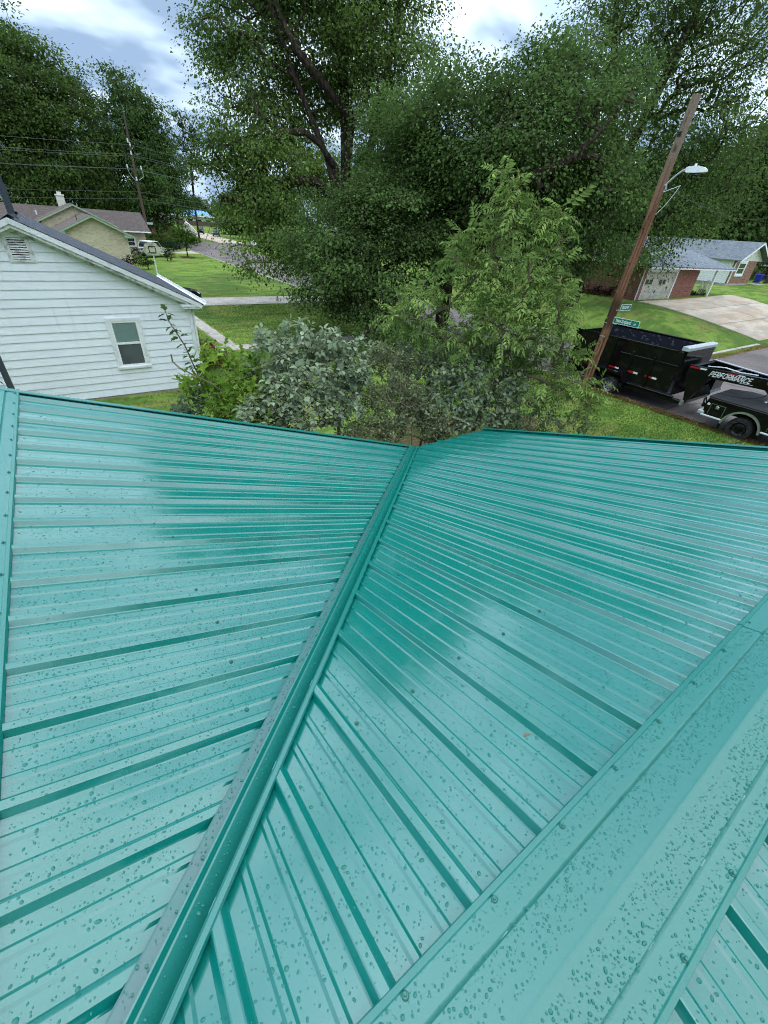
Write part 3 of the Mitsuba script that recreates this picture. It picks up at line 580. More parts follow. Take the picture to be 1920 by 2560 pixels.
part(th_, 'roof_vent', tube([(3.5, 61.4, 3.9), (3.45, 61.4, 4.55)], .035, 8), m_dark, 30)

# red brick garage house on the rise
gh = thing('brick_garage_house', 'red brick house with a pale garage door and a carport, up the driveway', 'house')
zg = 1.72
part(gh, 'wall', cat([box(39.9, 40.62, 20, 28, zg - 1.2, 4.2), box(46.05, 50.3, 20, 28, zg - .6, 4.2), box(40.62, 46.05, 20.3, 28, 3.9, 4.2), box(40.62, 46.05, 20.6, 28, zg - .3, 3.9)]), m_redbrick)
gd = part(gh, 'garage_door', cat([box(40.70, 45.86, 20.12, 20.16, zg + .02 + k * .533, zg + .02 + k * .533 + .522) for k in range(4)]), m_garage)
for k in range(8):
    for r in range(4):
        if r != 2: part(gd, 'panel', cbox(40.82 + k * .63, 41.32 + k * .63, 20.095, 20.13, zg + .1 + r * .533, zg + .45 + r * .533, .015), m_garage)
for x in (41.05, 41.72, 43.42, 44.08):
    part(gd, 'pane', box(x, x + .46, 20.09, 20.118, zg + 1.18, zg + 1.56), m_glass)
part(gd, 'handle', box(43.1, 43.18, 20.06, 20.1, zg + .5, zg + .72), m_dark)
part(gh, 'door_frame', cat([box(40.62, 40.70, 20.02, 20.2, zg, 3.9), box(45.86, 46.04, 19.97, 20.2, zg, 4.1), box(40.62, 45.86, 20.0, 20.2, 3.86, 4.12)]), m_paint)
part(gh, 'fascia', cat([box(39.2, 56.0, 19.12, 19.2, 4.14, 4.31), box(39.2, 56.0, 29.8, 29.88, 4.14, 4.31)]), m_paint)
part(gh, 'soffit', cat([box(39.2, 55.95, 19.2, 20.05, 4.13, 4.16), box(50.3, 55.9, 20.05, 28, 4.1, 4.15)]), m_cream)
part(gh, 'roof', cat([roof_slope('y', 19.08, 24.5, 4.32, 5.68, 39.1, 56.08, 'x', .06), roof_slope('y', 29.92, 24.5, 4.32, 5.68, 39.1, 56.08, 'x', .06)]), m_shgrey)
part(gh, 'gable_end', cat([prism([(19.3, 4.24), (29.7, 4.24), (24.5, 5.56)], 'x', 55.9, 56.0), prism([(19.3, 4.24), (29.7, 4.24), (24.5, 5.56)], 'x', 39.2, 39.3)]), m_cream)
part(gh, 'carport_post', cat([cbox(52.5, 52.68, 19.35, 19.53, terr(52.6, 19.4) - .1, 4.14, .015), cbox(55.5, 55.68, 27.4, 27.58, 1.5, 4.12, .015)]), m_paint)
part(gh, 'downspout', tube([(39.95, 19.9, 4.15), (39.93, 19.94, 3.9), (39.93, 19.94, 1.75)], .05, 8), m_paint, 30)
# second house beyond it
h2 = thing('brown_brick_house', 'brown brick house with cream siding in its gable, right of the garage', 'house')
gable(h2, 24, 73.4, 6.95, 4.75, .42, 14, 69.2, 76.0, 2.45, m_brnbrick, m_shgrey, m_paint, .7, .2)
part(h2, 'foundation', box(69.1, 76.1, 23.93, 38.05, 1.5, 2.45), m_conc)
for k in range(6):
    z0 = 4.98 + k * .28; hwk = (6.78 - z0) / .42
    part(h2, 'gable_siding', prism([(73.4 - min(hwk, 4.1), z0), (73.4 + min(hwk, 4.1), z0), (73.4 + max(hwk - .67, .05), z0 + .275), (73.4 - max(hwk - .67, .05), z0 + .275)], 'y', 23.955 - .004 * (k % 2), 23.99), m_cream)
for k in range(12):
    part(h2, 'siding_board', prism([(24.2, 2.47 + k * .21), (37.5, 2.47 + k * .21), (37.5, 2.67 + k * .21), (24.2, 2.67 + k * .21)], 'x', 69.155 - .004 * (k % 2), 69.195), m_paint)
window(h2, 70.3, 72.8, 3.25, 4.98, 23.99, casing=.22, fr=.1)
part(h2, 'downspout', tube([(69.0, 23.6, 4.95), (69.1, 23.9, 4.7), (69.1, 23.9, 2.5)], .06, 8), m_paint, 30)
h3 = thing('far_brick_house', 'brick house with a grey roof at the right edge behind the bins', 'house')
part(h3, 'wall', box(95, 116, 30, 40, 1.8, 4.5), m_brnbrick)
part(h3, 'roof', cat([roof_slope('y', 29.2, 35, 4.5, 6.7, 93.6, 117, 'x', .1), roof_slope('y', 40.8, 35, 4.5, 6.7, 93.6, 117, 'x', .1)]), m_shgrey)
part(h3, 'fascia', box(93.6, 117, 29.1, 29.2, 4.32, 4.5), m_paint)
part(h3, 'door', box(95.4, 96.5, 29.95, 29.99, 2.3, 4.3), m_dark)
struct('patio', box(76.5, 92, 22.9, 30, 1.7, 2.42), m_conc)
def bin_(name, x, y, z, m, label, rz=0.):
    k = thing(name, label, 'bin', 'wheeled bins on the slab')
    def lp(a, b, zz): return [(-a, -b, zz), (a, -b, zz), (a, b, zz), (-a, b, zz)]
    P = A([lp(.25, .28, .08), lp(.31, .36, .98)]); body = trimesh.convex.convex_hull(P.reshape(-1, 3))
    part(k, 'body', moved(cat([body, box(-.33, .33, -.38, .38, .93, 1.0)]), (x, y, z), rz), m)
    part(k, 'lid', moved(trimesh.convex.convex_hull(A(lp(.34, .4, 1.005) + lp(.3, .34, 1.09))), (x, y, z), rz), m)
    part(k, 'handle', moved(tube([(-.25, .44, 1.0), (.25, .44, 1.0)], .02, 6), (x, y, z), rz), m)
    for s in (-1, 1): part(k, 'wheel', moved(lathe([(0, -.03), (.12, -.03), (.12, .03), (0, .03)], 'x', 12, (s * .28, .3, .12)), (x, y, z), rz), m_rubber, 30)
bin_('recycling_bin', 81.6, 24.7, 2.42, m_blue, 'blue wheeled bin standing on the slab by the brown brick house')
bin_('refuse_bin', 83.1, 23.9, 2.42, m_grey, 'dark grey wheeled bin to the right of the blue one')

# far things at the end of the street
bb = thing('blue_roof_building', 'long low cream building with a bright blue roof at the far end of the street', 'building')
part(bb, 'wall', box(62, 92, 300, 316, -.1, 4.4), m_cream)
part(bb, 'roof', prism([(299, 4.6), (308, 6.9), (317, 4.6)], 'x', 66, 84), m_blueroof)
part(bb, 'canopy', box(61, 93, 297.5, 300, 3.9, 4.45), m_paint)
for x in range(66, 90, 5): part(bb, 'window', box(x, x + 2.4, 299.9, 299.97, 1.4, 2.6), m_glass)
part(bb, 'fence', box(60, 95, 280, 280.2, -.1, 2.), m_pole2)
dh = thing('dark_bungalow', 'dim brown bungalow with a porch under the big spruce, far left of the street', 'house')
part(dh, 'wall', box(17, 27, 131, 140, -.1, 2.9), m_redbrick)
part(dh, 'roof', cat([roof_slope('y', 130, 135.5, 2.9, 5.0, 16.4, 27.6, 'x', .1), roof_slope('y', 141, 135.5, 2.9, 5.0, 16.4, 27.6, 'x', .1)]), m_shbrown)
for x in (19.5, 23.4): part(dh, 'window', box(x, x + 1.6, 130.93, 130.98, 1., 2.3), m_glass)
fw = thing('far_white_house', 'white house glimpsed through the maple branches across the street', 'house')
part(fw, 'wall', box(44, 56, 86, 96, -.1, 3.0), m_paint)
part(fw, 'roof', cat([roof_slope('x', 43.3, 50, 3.0, 5.2, 85.3, 96.7, 'y', .1), roof_slope('x', 56.7, 50, 3.0, 5.2, 85.3, 96.7, 'y', .1)]), m_shgrey)
for y_ in (88, 92): part(fw, 'window', box(43.93, 43.98, y_, y_ + 1.2, 1., 2.3), m_glass)
for x_ in (46, 51): part(fw, 'window', box(x_, x_ + 1.2, 85.93, 85.98, 1., 2.3), m_glass)

# ---------------------------------------------------------------- vehicles
def frame_neg_x(m, at):                                          # lettering in a plane that faces -x, read towards -y
    v = m.vertices; m = m.copy(); m.vertices = np.stack([at[0] - v[:, 2], at[1] - v[:, 0], at[2] + v[:, 1]], 1); return m
def frame_neg_y(m, at):
    v = m.vertices; m = m.copy(); m.vertices = np.stack([at[0] + v[:, 0], at[1] - v[:, 2], at[2] + v[:, 1]], 1); return m
def tyre_mesh(r, w, n=36):
    h = w / 2; ri = r * .58
    return lathe([(ri, -h * .8), (ri * 1.05, -h * .95), (r * .85, -h), (r * .95, -h * .9), (r, -h * .62), (r * .985, -h * .3), (r, -h * .25), (r, h * .25), (r * .985, h * .3), (r, h * .62), (r * .95, h * .9), (r * .85, h), (ri * 1.05, h * .95), (ri, h * .8)], 'x', n)
def wheel(parent, x, y, z, r, w, rim, holes=8, out=-1):
    k = part(parent, 'wheel', moved(tyre_mesh(r, w), (x, y, z)), m_tyre, 40)
    ri = r * .6; o = out
    disc = lathe([(ri, -.42 * w), (ri * .96, -.44 * w), (ri * .93, -.30 * w), (ri * .72, -.16 * w), (ri * .60, -.2 * w), (ri * .42, -.24 * w), (ri * .36, -.20 * w), (0, -.20 * w)], 'x', 28)
    if o > 0: disc.vertices[:, 0] *= -1
    part(k, 'rim', moved(disc, (x, y, z)), rim, 30)
    hs = [lathe([(0, 0), (ri * .13, 0), (ri * .13, .012), (0, .012)], 'x', 10, (o * w * .20 - (.006 if o < 0 else .006), ri * .66 * math.cos(t), ri * .66 * math.sin(t))) for t in np.arange(holes) * 2 * np.pi / holes]
    part(k, 'hand_hole', moved(cat(hs), (x, y, z)), m_dark, kind='stuff')
    part(k, 'hub', moved(lathe([(0, -.05), (ri * .16, -.05), (ri * .2, -.03), (ri * .22, 0), (0, .02)] if o < 0 else [(0, .05), (ri * .16, .05), (ri * .22, 0)], 'x', 12, (o * w * .22, 0, 0)), (x, y, z)), rim, 30)
    return k
def tape(parent, pts, up, h=.06):
    """Red and white reflective strip between two points, split 60 to 40; up = offset vector of its height."""
    a, b = A(pts[0], float), A(pts[1], float); m = a + (b - a) * .6; up = A(up, float) * h
    for p, q, mt in ((a, m, m_red), (m + (b - a) * .012, b, m_white)):
        n = np.cross(q - p, up); n *= .004 / np.linalg.norm(n)
        part(parent, 'reflector', trimesh.convex.convex_hull(A([p, q, q + up, p + up, p + n, q + n, q + up + n, p + up + n])), mt)

tr = thing('dump_trailer', 'black gooseneck dump trailer with high sides parked at the kerb behind the pole', 'trailer')
BX0, BX1, BY0, BY1, BZ0, BZ1 = 19.2, 21.6, 6.95, 11.6, .60, 2.16
RZ = -.1
for nm_, m_ in (('near', box(BX0, BX0 + .05, BY0, BY1, BZ0, BZ1)), ('far', box(BX1 - .05, BX1, BY0, BY1, BZ0, BZ1 + .12))):
    part(tr, 'side_wall', m_, m_black)
    xi = BX0 + .052 if nm_ == 'near' else BX1 - .052
    part(tr, 'side_liner', box(xi - .001, xi + .001, BY0 + .06, BY1 - .05, BZ0 + .1, BZ1 - .02 + (.12 if nm_ == 'far' else 0)), m_inside)
part(tr, 'front_wall', prism([(BY0 - .22, BZ0), (BY0 - .16, BZ0), (BY0 + .05, BZ1 + .1), (BY0 - .01, BZ1 + .1)], 'x', BX0, BX1), m_black)
part(tr, 'front_liner', prism([(BY0 - .155, BZ0), (BY0 - .15, BZ0), (BY0 + .06, BZ1 + .08), (BY0 + .055, BZ1 + .08)], 'x', BX0 + .05, BX1 - .05), m_inside)
part(tr, 'floor', box(BX0, BX1, BY0 - .15, BY1, BZ0 - .04, BZ0 + .04), m_inside)
tg = part(tr, 'tailgate', cat([box(BX0 + .05, BX1 - .05, BY1, BY1 + .06, BZ0, BZ1 - .05), box(BX0 + .1, BX0 + .2, BY1 + .06, BY1 + .12, BZ0, BZ1), box(BX1 - .2, BX1 - .1, BY1 + .06, BY1 + .12, BZ0, BZ1)]), m_black)
part(tg, 'latch', cat([tube([(BX0 + .02, BY1 + .1, BZ1 - .1), (BX0 + .02, BY1 + .1, BZ1 + .22)], .025, 6), tube([(BX1 - .3, BY1 + .05, BZ1 + .1), (BX1 - .3, BY1 + .05, BZ1 + .32)], .02, 6)]), m_black)
part(tr, 'top_rail', cbox(BX0 - .05, BX0 + .05, BY0 + .25, BY1, BZ1 - .015, BZ1 + .06, .012), m_black); part(tr, 'top_rail', cbox(BX1 - .05, BX1 + .05, BY0 + .25, BY1, BZ1 + .11, BZ1 + .18, .012), m_black)
part(tr, 'front_bar', prism([(BY0 - .12, BZ1 + .1), (BY0 + .12, BZ1 + .1), (BY0 + .12, BZ1 + .24), (BY0 - .08, BZ1 + .24), (BY0 - .12, BZ1 + .2)], 'x', BX0 - .06, BX1 + .18), m_galv)
part(tr, 'front_shield', prism([(BY0 - .13, 1.45), (BY0 - .1, 1.45), (BY0 - .06, BZ1 + .1), (BY0 - .1, BZ1 + .1)], 'x', BX0 + .02, BX1 + .1), m_black)
for y in np.linspace(BY0 + .95, BY1 - .1, 5):
    part(tr, 'side_stake', cbox(BX0 - .06, BX0 + .01, y - .04, y + .04, BZ0 - .02, BZ1 - .35 if y < 9.5 else BZ1 - .02, .01), m_black)
part(tr, 'side_rib', cbox(BX0 - .035, BX0, BY0, BY0 + 2.4, 1.62, 1.69, .01), m_black)
part(tr, 'side_step', cbox(BX0 - .1, BX0 + .05, BY0 - .3, BY1, BZ0 - .09, BZ0 - .02, .015), m_rim if 0 else m_black)
part(tr, 'frame_rail', cat([cbox(BX0 - .06, BX0 + .1, 6.25, 11.5, .34, .50, .015), cbox(BX1 - .1, BX1 + .06, 6.25, 11.5, .34, .50, .015), cbox(BX0, BX1, 6.25, 6.4, .34, .46, .015), box(BX0, BX1, 8, 8.1, .34, .46), box(BX0, BX1, 10, 10.1, .34, .46)]), m_black)
part(tr, 'frame_cap', box(BX0 - .065, BX0 + .10, 6.235, 6.33, .335, .505), m_rim)
# gooseneck: plates at both sides, beams closing in on the coupler
def beam(p, q, h0, h1, w=.1):
    p, q = A(p, float), A(q, float); d = q - p; n = A([-d[1], d[0], 0]); n *= w / 2 / np.linalg.norm(n)
    P = [p + n, p - n, q + n, q - n]; return trimesh.convex.convex_hull(A(P + [P[0] - [0, 0, h0], P[1] - [0, 0, h0], P[2] - [0, 0, h1], P[3] - [0, 0, h1]]))
NX0, NX1, CX_, CY_ = 19.3, 21.5, 19.95, 3.75
for s, xp, xe in ((0, NX0, CX_ - .22), (1, NX1, CX_ + .45)):
    part(tr, 'neck_plate', prism([(6.62, 1.52), (6.2, .42), (6.36, .42), (6.52, .9), (5.85, 1.42), (5.75, 1.52)], 'x', xp - .03, xp + .03), m_black)
    part(tr, 'neck_beam', beam((xp, 6.6, 1.80), (xe, 4.15, 1.86), .30, .34), m_black)
    part(tr, 'neck_beam', beam((xe, 4.2, 1.86), (CX_ + (.1 if s else -.1), 3.62, 1.42), .30, .30), m_black)
    d_ = A([xe - xp, 4.15 - 6.6, .06]);
    part(tr, 'neck_edge', beam((xp, 6.6, 1.828), (xe, 4.15, 1.888), .03, .03, .13), m_galv if s else m_black)
for q_ in ((NX0, NX1, 6.48, 6.62, 1.55, 1.79), (19.55, 21.2, 5.3, 5.42, 1.62, 1.82), (19.75, 20.6, 4.12, 4.3, 1.5, 1.84)): part(tr, 'neck_cross', cbox(*q_, .02), m_black)
part(tr, 'pump_box', cat([cbox(19.9, 20.9, 5.75, 6.3, .95, 1.5, .04), trimesh.convex.convex_hull(A([(19.6, 6.4, .42), (21.2, 6.4, .42), (19.9, 5.7, .9), (20.9, 5.7, .9), (19.9, 5.9, 1.2), (20.9, 5.9, 1.2), (19.6, 6.5, .8), (21.2, 6.5, .8)]))]), m_black)
part(tr, 'hydraulic_hose', tube([(20.2, 6.3, 1.75), (20.1, 5.7, 1.86), (20.2, 5.2, 1.80), (20.0, 4.6, 1.88)], .022, 6), m_white)
part(tr, 'coupler', cat([tube([(CX_, CY_, 1.5), (CX_, CY_, 1.13)], .085, 12), lathe([(0, 1.20), (.13, 1.20), (.15, 1.14), (.15, 1.12), (0, 1.12)], 'z', 12, (CX_, CY_, 0))]), m_black, 30)
ch_ = [tube([(CX_ - .12 + .04 * math.sin(i * 1.7), CY_ + .13 + .05 * math.cos(i * 2.1), 1.16 + i * .035), (CX_ - .12 + .04 * math.sin(i * 1.7 + 1), CY_ + .13 + .05 * math.cos(i * 2.1 + 1), 1.16 + i * .035 + .03)], .014, 5) for i in range(12)]
ch_ += [tube([(CX_ - .28 + .05 * i, CY_ + .12 + .08 * math.sin(i * 2.3), 1.13), (CX_ - .24 + .05 * i, CY_ + .14 + .08 * math.sin(i * 2.3 + 1), 1.15)], .016, 5) for i in range(10)]
part(tr, 'safety_chain', cat(ch_), m_galv)
part(tr, 'cable', tube([(CX_ - .05, CY_ + .1, 1.62), (19.8, 4.1, 1.25), (19.55, 4.5, 1.13), (19.3, 5.0, 1.12), (19.2, 5.3, 1.12)], .016, 6), m_rubber, 40)
bt = math.atan2(CX_ - .22 - NX0, 6.6 - 4.15)                       # lettering runs along the near beam
tx = text_mesh('PERFORMANCE', .19, .004, True); v = tx.vertices; sc_ = 1.28 / (v[:, 0].max() - v[:, 0].min()); uu = v[:, 0] * sc_ + v[:, 1] * .28
o = A([NX0, 6.6, 0]); dx = A([math.sin(bt), -math.cos(bt), .0245]); nx = A([-math.cos(bt), -math.sin(bt), 0])
st_ = lambda u, z, off: o + u * dx + A([0, 0, z]) + nx * off
tx.vertices = A([st_(.70 + a, 1.565 + b, .052 + c) for a, b, c in np.stack([uu, v[:, 1], v[:, 2]], 1)]); part(tr, 'lettering', tx, m_white, label='white slanted lettering PERFORMANCE')
part(tr, 'lettering_line', trimesh.convex.convex_hull(A([st_(1.7 + a, 1.53 + b, c) for a in (0, .42) for b in (0, .012) for c in (.051, .055)])), m_white)
tape(tr, (st_(.02, 1.735, .056), st_(.58, 1.735, .056)), (0, 0, 1), .07)
tape(tr, (st_(1.22, 1.76, .056), st_(1.78, 1.76, .056)), (0, 0, 1), .06)
tape(tr, ((CX_ - .30, 4.17, 1.74), (CX_ - .2, 3.72, 1.44)), (0, .12, .99), .09)
for y in (7.75, 8.55): tape(tr, ((BX0 - .006, y + .27, .98), (BX0 - .006, y - .22, .98)), (0, 0, 1), .075)
for y in (9.35, 10.6): tape(tr, ((BX0 - .066, y + .27, 1.0), (BX0 - .066, y - .2, 1.0)), (0, 0, 1), .06)
fy = [(8.62, .42), (8.62, .62), (8.86, .94), (10.9, .94), (11.15, .62), (11.15, .42)]
fen = []
for a, b in zip(fy[:-1], fy[1:]):
    d = A([b[0] - a[0], b[1] - a[1]]); n = A([-d[1], d[0]]) / np.linalg.norm(d) * .015
    fen.append(prism([(a[0] - n[0], a[1] - n[1]), (b[0] - n[0], b[1] - n[1]), (b[0] + n[0], b[1] + n[1]), (a[0] + n[0], a[1] + n[1])], 'x', 18.80, 19.2))
part(tr, 'mudguard', cat(fen + [box(18.79, 18.82, 8.88, 10.9, .86, .95)]), m_black)
part(tr, 'axle', cat([tube([(18.95, y, RZ + .39), (21.9, y, RZ + .39)], .05, 8) for y in (9.2, 10.25)] + [box(19.0, 19.1, 8.7, 10.8, .35, .5)]), m_dark)
for y in (9.2, 10.25):
    wheel(tr, 18.98, y, RZ + .385, .385, .24, m_rim, 8); wheel(tr, 21.85, y, RZ + .385, .385, .24, m_rim, 8, 1)

tk = thing('flatbed_truck', 'black flatbed truck with tool boxes that the trailer is hitched to', 'truck')
TX0, TX1, TY1, TY0 = 18.5, 20.95, 5.3, .3
part(tk, 'deck', prism([(TX0, TY0), (TX1, TY0), (TX1, TY1 - .55), (TX1 - .45, TY1), (TX0 + .12, TY1), (TX0, TY1 - .1)], 'z', 1.055, 1.115), m_deck)
part(tk, 'deck_edge', cat([cbox(TX0 - .03, TX0 + .03, TY0, TY1 - .05, .99, 1.085, .015), cbox(TX1 - .03, TX1 + .03, TY0, TY1 - .5, .99, 1.085, .015)]), m_black)
def arch(cy, r, y0, y1, z0, z1, cz, n=14):
    t = np.linspace(math.asin((z0 - cz) / r) if abs(z0 - cz) < r else 0, math.pi - (math.asin((z0 - cz) / r) if abs(z0 - cz) < r else 0), n)
    return [(y0, z0), (y0, z1), (y1, z1), (y1, z0)] + [(cy + r * math.cos(a), cz + r * math.sin(a)) for a in t]
wy, wz, wr = 3.98, RZ + .41, .41
for x0 in (TX0, TX1 - .05):
    part(tk, 'skirt', prism(arch(wy, .56, TY1 - .02 if 0 else TY0 + 1.2, TY1 - .03, .46, 1.0, wz), 'x', x0, x0 + .05), m_black)
    ring = [(wy + .56 * math.cos(a), wz + .56 * math.sin(a)) for a in np.linspace(.05, math.pi - .05, 20)] + [(wy + .625 * math.cos(a), wz + .625 * math.sin(a)) for a in np.linspace(math.pi - .05, .05, 20)]
    part(tk, 'wheel_arch', prism(ring, 'x', x0 - .06 if x0 == TX0 else x0 + .0, x0 + .03 if x0 == TX0 else x0 + .09), m_steel)
part(tk, 'step_bar', cat([cbox(TX0 - .03, TX0 + .04, 4.6, TY1 - .02, .42, .475, .01), cbox(TX0 - .03, TX0 + .04, TY0 + 1.2, 3.36, .42, .475, .01)]), m_trim)
part(tk, 'rear_skirt', cat([box(TX0 + .05, TX1 - .3, TY1 - .06, TY1 - .02, .55, 1.05), cbox(TX0 - .02, TX1 - .05, TY1 - .1, TY1 + .12, .44, .58, .02)]), m_galv)
for y0, y1 in ((4.63, 5.08), (2.45, 3.22)):
    tb = part(tk, 'tool_box_door', cbox(TX0 - .02, TX0, y0, y1, .54, .90, .006), m_black)
    part(tb, 'edge', cat([box(TX0 - .024, TX0 - .018, y0 - .012, y0, .53, .91), box(TX0 - .024, TX0 - .018, y1, y1 + .012, .53, .91), box(TX0 - .024, TX0 - .018, y0, y1, .9, .912)]), m_steel)
    part(tb, 'latch', cbox(TX0 - .045, TX0 - .018, (y0 + y1) / 2 - .05, (y0 + y1) / 2 + .06, .76, .86, .01), m_steel)
part(tk, 'side_lamp', lathe([(0, -.02), (.045, -.015), (.05, 0)], 'x', 12, (TX0 - .005, 5.18, .86)), m_white)
part(tk, 'hitch_plate', cat([cbox(CX_ - .3, CX_ + .3, CY_ - .3, CY_ + .25, 1.112, 1.122, .003), lathe([(0, 1.19), (.05, 1.17), (.06, 1.14), (.04, 1.11)], 'z', 12, (CX_, CY_, 0))]), m_dark)
part(tk, 'tow_hitch', cat([cbox(19.6, 19.75, TY1 + .1, TY1 + .42, .42, .56, .02), tube([(19.2, TY1 + .1, .62), (19.15, TY1 + .25, .7), (19.2, TY1 + .3, .85)], .03, 6), tube([(19.0, TY1 + .08, .7), (18.95, TY1 + .2, .95)], .025, 6)]), m_black)
part(tk, 'mud_flap', box(TX0 + .03, TX0 + .34, 4.62, 4.65, RZ + .18, .55), m_rubber)
for x in (TX0 + .15, TX1 - .15): wheel(tk, x, wy, wz, wr, .27, m_dark if 0 else m_black, 10, -1 if x < 19.5 else 1)
for x in (TX0 + .2, TX1 - .2): wheel(tk, x, -1.2, wz, wr, .26, m_black, 10, -1 if x < 19.5 else 1)
part(tk, 'chassis', cat([box(19.1, 19.25, -2, 5.2, .55, .8), box(20.2, 20.35, -2, 5.2, .55, .8), tube([(18.7, wy, wz), (20.8, wy, wz)], .07, 8)]), m_dark)
def hullbox(lo, hi): return trimesh.convex.convex_hull(A([*lo, *hi]))
def rr_(x0, x1, y0, y1, z, c=.08): return [(x0 + c, y0, z), (x1 - c, y0, z), (x1, y0 + c, z), (x1, y1 - c, z), (x1 - c, y1, z), (x0 + c, y1, z), (x0, y1 - c, z), (x0, y0 + c, z)]
part(tk, 'cab', cat([hullbox(rr_(18.65, 20.75, -2.6, .2, .5), rr_(18.6, 20.8, -2.6, .2, 1.25)), hullbox(rr_(18.62, 20.78, -1.6, .2, 1.25), rr_(18.85, 20.55, -.9, .12, 1.9))]), m_black, 20)
part(tk, 'cab_window', cat([hullbox([(18.64, -1.3, 1.3), (18.64, .05, 1.3)], [(18.84, -.8, 1.8), (18.84, .0, 1.8), (18.66, -1.3, 1.3), (18.86, -.8, 1.8)])]), m_glass)

def car(name, label, at, rz, L, W, zb, zt, body, group=None, lights=m_white, suv=False):
    k = thing(name, label, 'car', group); mv = lambda m: moved(m, at, rz)
    h = L / 2; w = W / 2
    lo = trimesh.convex.convex_hull(A([(x, s * y, z) for s in (1, -1) for x, y, z in ((-h, w * .8, .35), (-h + .15, w * .97, .35), (h - .3, w * .97, .35), (h - .02, w * .65, .35), (-h, w * .85, zb - .05), (-h + .3, w, zb - .1), (h - .5, w, zb - .16), (h - .05, w * .72, zb - .28), (h - .12, w * .6, zb - .2), (h * .3, w * .9, zb), (-h + .1, w * .85, zb))]))
    r0, r1, r2, r3 = (-h + .05, -h + .35, .25, .95) if suv else (-h + .25, -h + .95, .2, .95)
    up = trimesh.convex.convex_hull(A([(x, s * y, z) for s in (1, -1) for x, y, z in ((r0, w * .86, zb - .04), (r1, w * .7, zt), (r2, w * .7, zt), (r3, w * .88, zb - .04), (r2 - .6, w * .72, zt + .02))]))
    part(k, 'body', mv(cat([lo, up])), body, 25)
    part(k, 'windscreen', mv(A_hull([(r3 - .06, s * w * .8, zb + .03) for s in (1, -1)] + [(r2 + .06, s * w * .64, zt - .06) for s in (1, -1)], (.03, 0, .02))), m_glass)
    part(k, 'rear_window', mv(A_hull([(r0 + .03, s * w * .78, zb + .04) for s in (1, -1)] + [(r1 - .03, s * w * .64, zt - .06) for s in (1, -1)], (-.03, 0, .02))), m_glass)
    for s in (1, -1):
        part(k, 'side_window', mv(A_hull([(r0 + .25, s * w * .862, zb + .02), (r3 - .2, s * w * .862, zb + .02), (r1 + .1, s * w * .715, zt - .07), (r2 - .02, s * w * .715, zt - .07)], (0, s * .03, .01))), m_glass)
        part(k, 'headlight', mv(trimesh.convex.convex_hull(A([(h - .22, s * w * .93, zb - .33), (h - .03, s * w * .6, zb - .34), (h - .06, s * w * .58, zb - .24), (h - .38, s * w * .97, zb - .2), (h - .02, s * w * .66, zb - .3)]))), lights)
        for x in (-h * .6, h * .62):
            q = part(k, 'wheel', mv(moved(lathe([(.2, -.1), (.31, -.11), (.33, -.07), (.33, .07), (.31, .11), (.2, .1)], 'y', 24), (x, s * (w - .1), .33))), m_tyre, 40)
            part(q, 'rim', mv(moved(lathe([(0, .1), (.2, .105), (.21, .05)], 'y', 16, ) if s > 0 else lathe([(0, -.1), (.2, -.105), (.21, -.05)], 'y', 16), (x, s * (w - .1), .33))), m_rim, 40)
    return k
def A_hull(p, off): p = A(p, float); return trimesh.convex.convex_hull(np.concatenate([p, p + A(off)]))
car('parked_car', 'black car whose nose shows past the white house on the concrete drive', (6.15, 35.75, 0.02), 0., 4.5, 1.8, .96, 1.42, m_black)
car('parked_car', 'white car half hidden behind the basketball backboard', (12.3, 74.2, .05), .9, 4.6, 1.85, 1.15, 1.85, m_paint, suv=True)
car('parked_suv', 'dark off-road vehicle parked at the far end of the street, left one of two', (42.6, 166, .05), -1.9, 4.4, 1.9, 1.3, 2.0, m_black, suv=True)
car('parked_suv', 'dark grey off-road vehicle at the far end of the street, nearer right one of two', (44.0, 154, .05), -1.9, 4.2, 1.9, 1.2, 1.85, m_grey, suv=True)
car('parked_car', 'pale car glimpsed under the hanging maple branches', (40, 106, .05), .2, 4.5, 1.8, 1.0, 1.45, m_paint)
cv = thing('covered_boat', 'boat under a cream and white cover behind the small lawn tree', 'boat')
part(cv, 'cover', trimesh.convex.convex_hull(A([(28, 122, 1.6), (30.4, 121, 1.6), (29.2, 126, 1.7), (27.4, 125, 1.6), (28.4, 122.5, 3.6), (29, 125, 3.8), (29.6, 122, 2.9)])), m_cream)
part(cv, 'hull', trimesh.convex.convex_hull(A([(28, 122, 1.6), (30.5, 120.8, 1.6), (29.2, 126, 1.7), (27.4, 125, 1.6), (28.4, 122.5, .6), (29, 125, .6), (29.8, 122, .8)])), m_paint)
part(cv, 'trailer_wheel', lathe([(0, -.1), (.33, -.1), (.33, .1), (0, .1)], 'x', 14, (28.0, 123.4, .33)), m_rubber, 30)

# ---------------------------------------------------------------- poles, signs, lamp, wires
PXP, PYP = 18.22, 9.9
up_ = thing('utility_pole', 'weathered brown wooden pole carrying the street lamp and two street signs', 'utility pole')
pz = np.linspace(-.3, 9.5, 24); px_ = PXP + .01 * np.sin(pz * 1.3); py_ = PYP - .042 * pz + .012 * np.sin(pz * 1.9)
part(up_, 'shaft', tube(np.stack([px_, py_, pz], 1), .178 - .0052 * pz + .003 * np.sin(pz * 7), 18), m_pole, 40)
part(up_, 'ground_band', cat([lathe([(r + .004, z - .012), (r + .004, z + .012)], 'z', 18, (PXP, PYP - .042 * z, 0)) for z, r in ((3.3, .162), (2.98, .164), (2.80, .165), (2.3, .167))]), m_galv)
for z in (8.55, 6.0, 4.9): part(up_, 'bolt', tube([(PXP - .2, PYP - .042 * z, z), (PXP + .2, PYP - .042 * z, z)], .016, 6), m_dark)
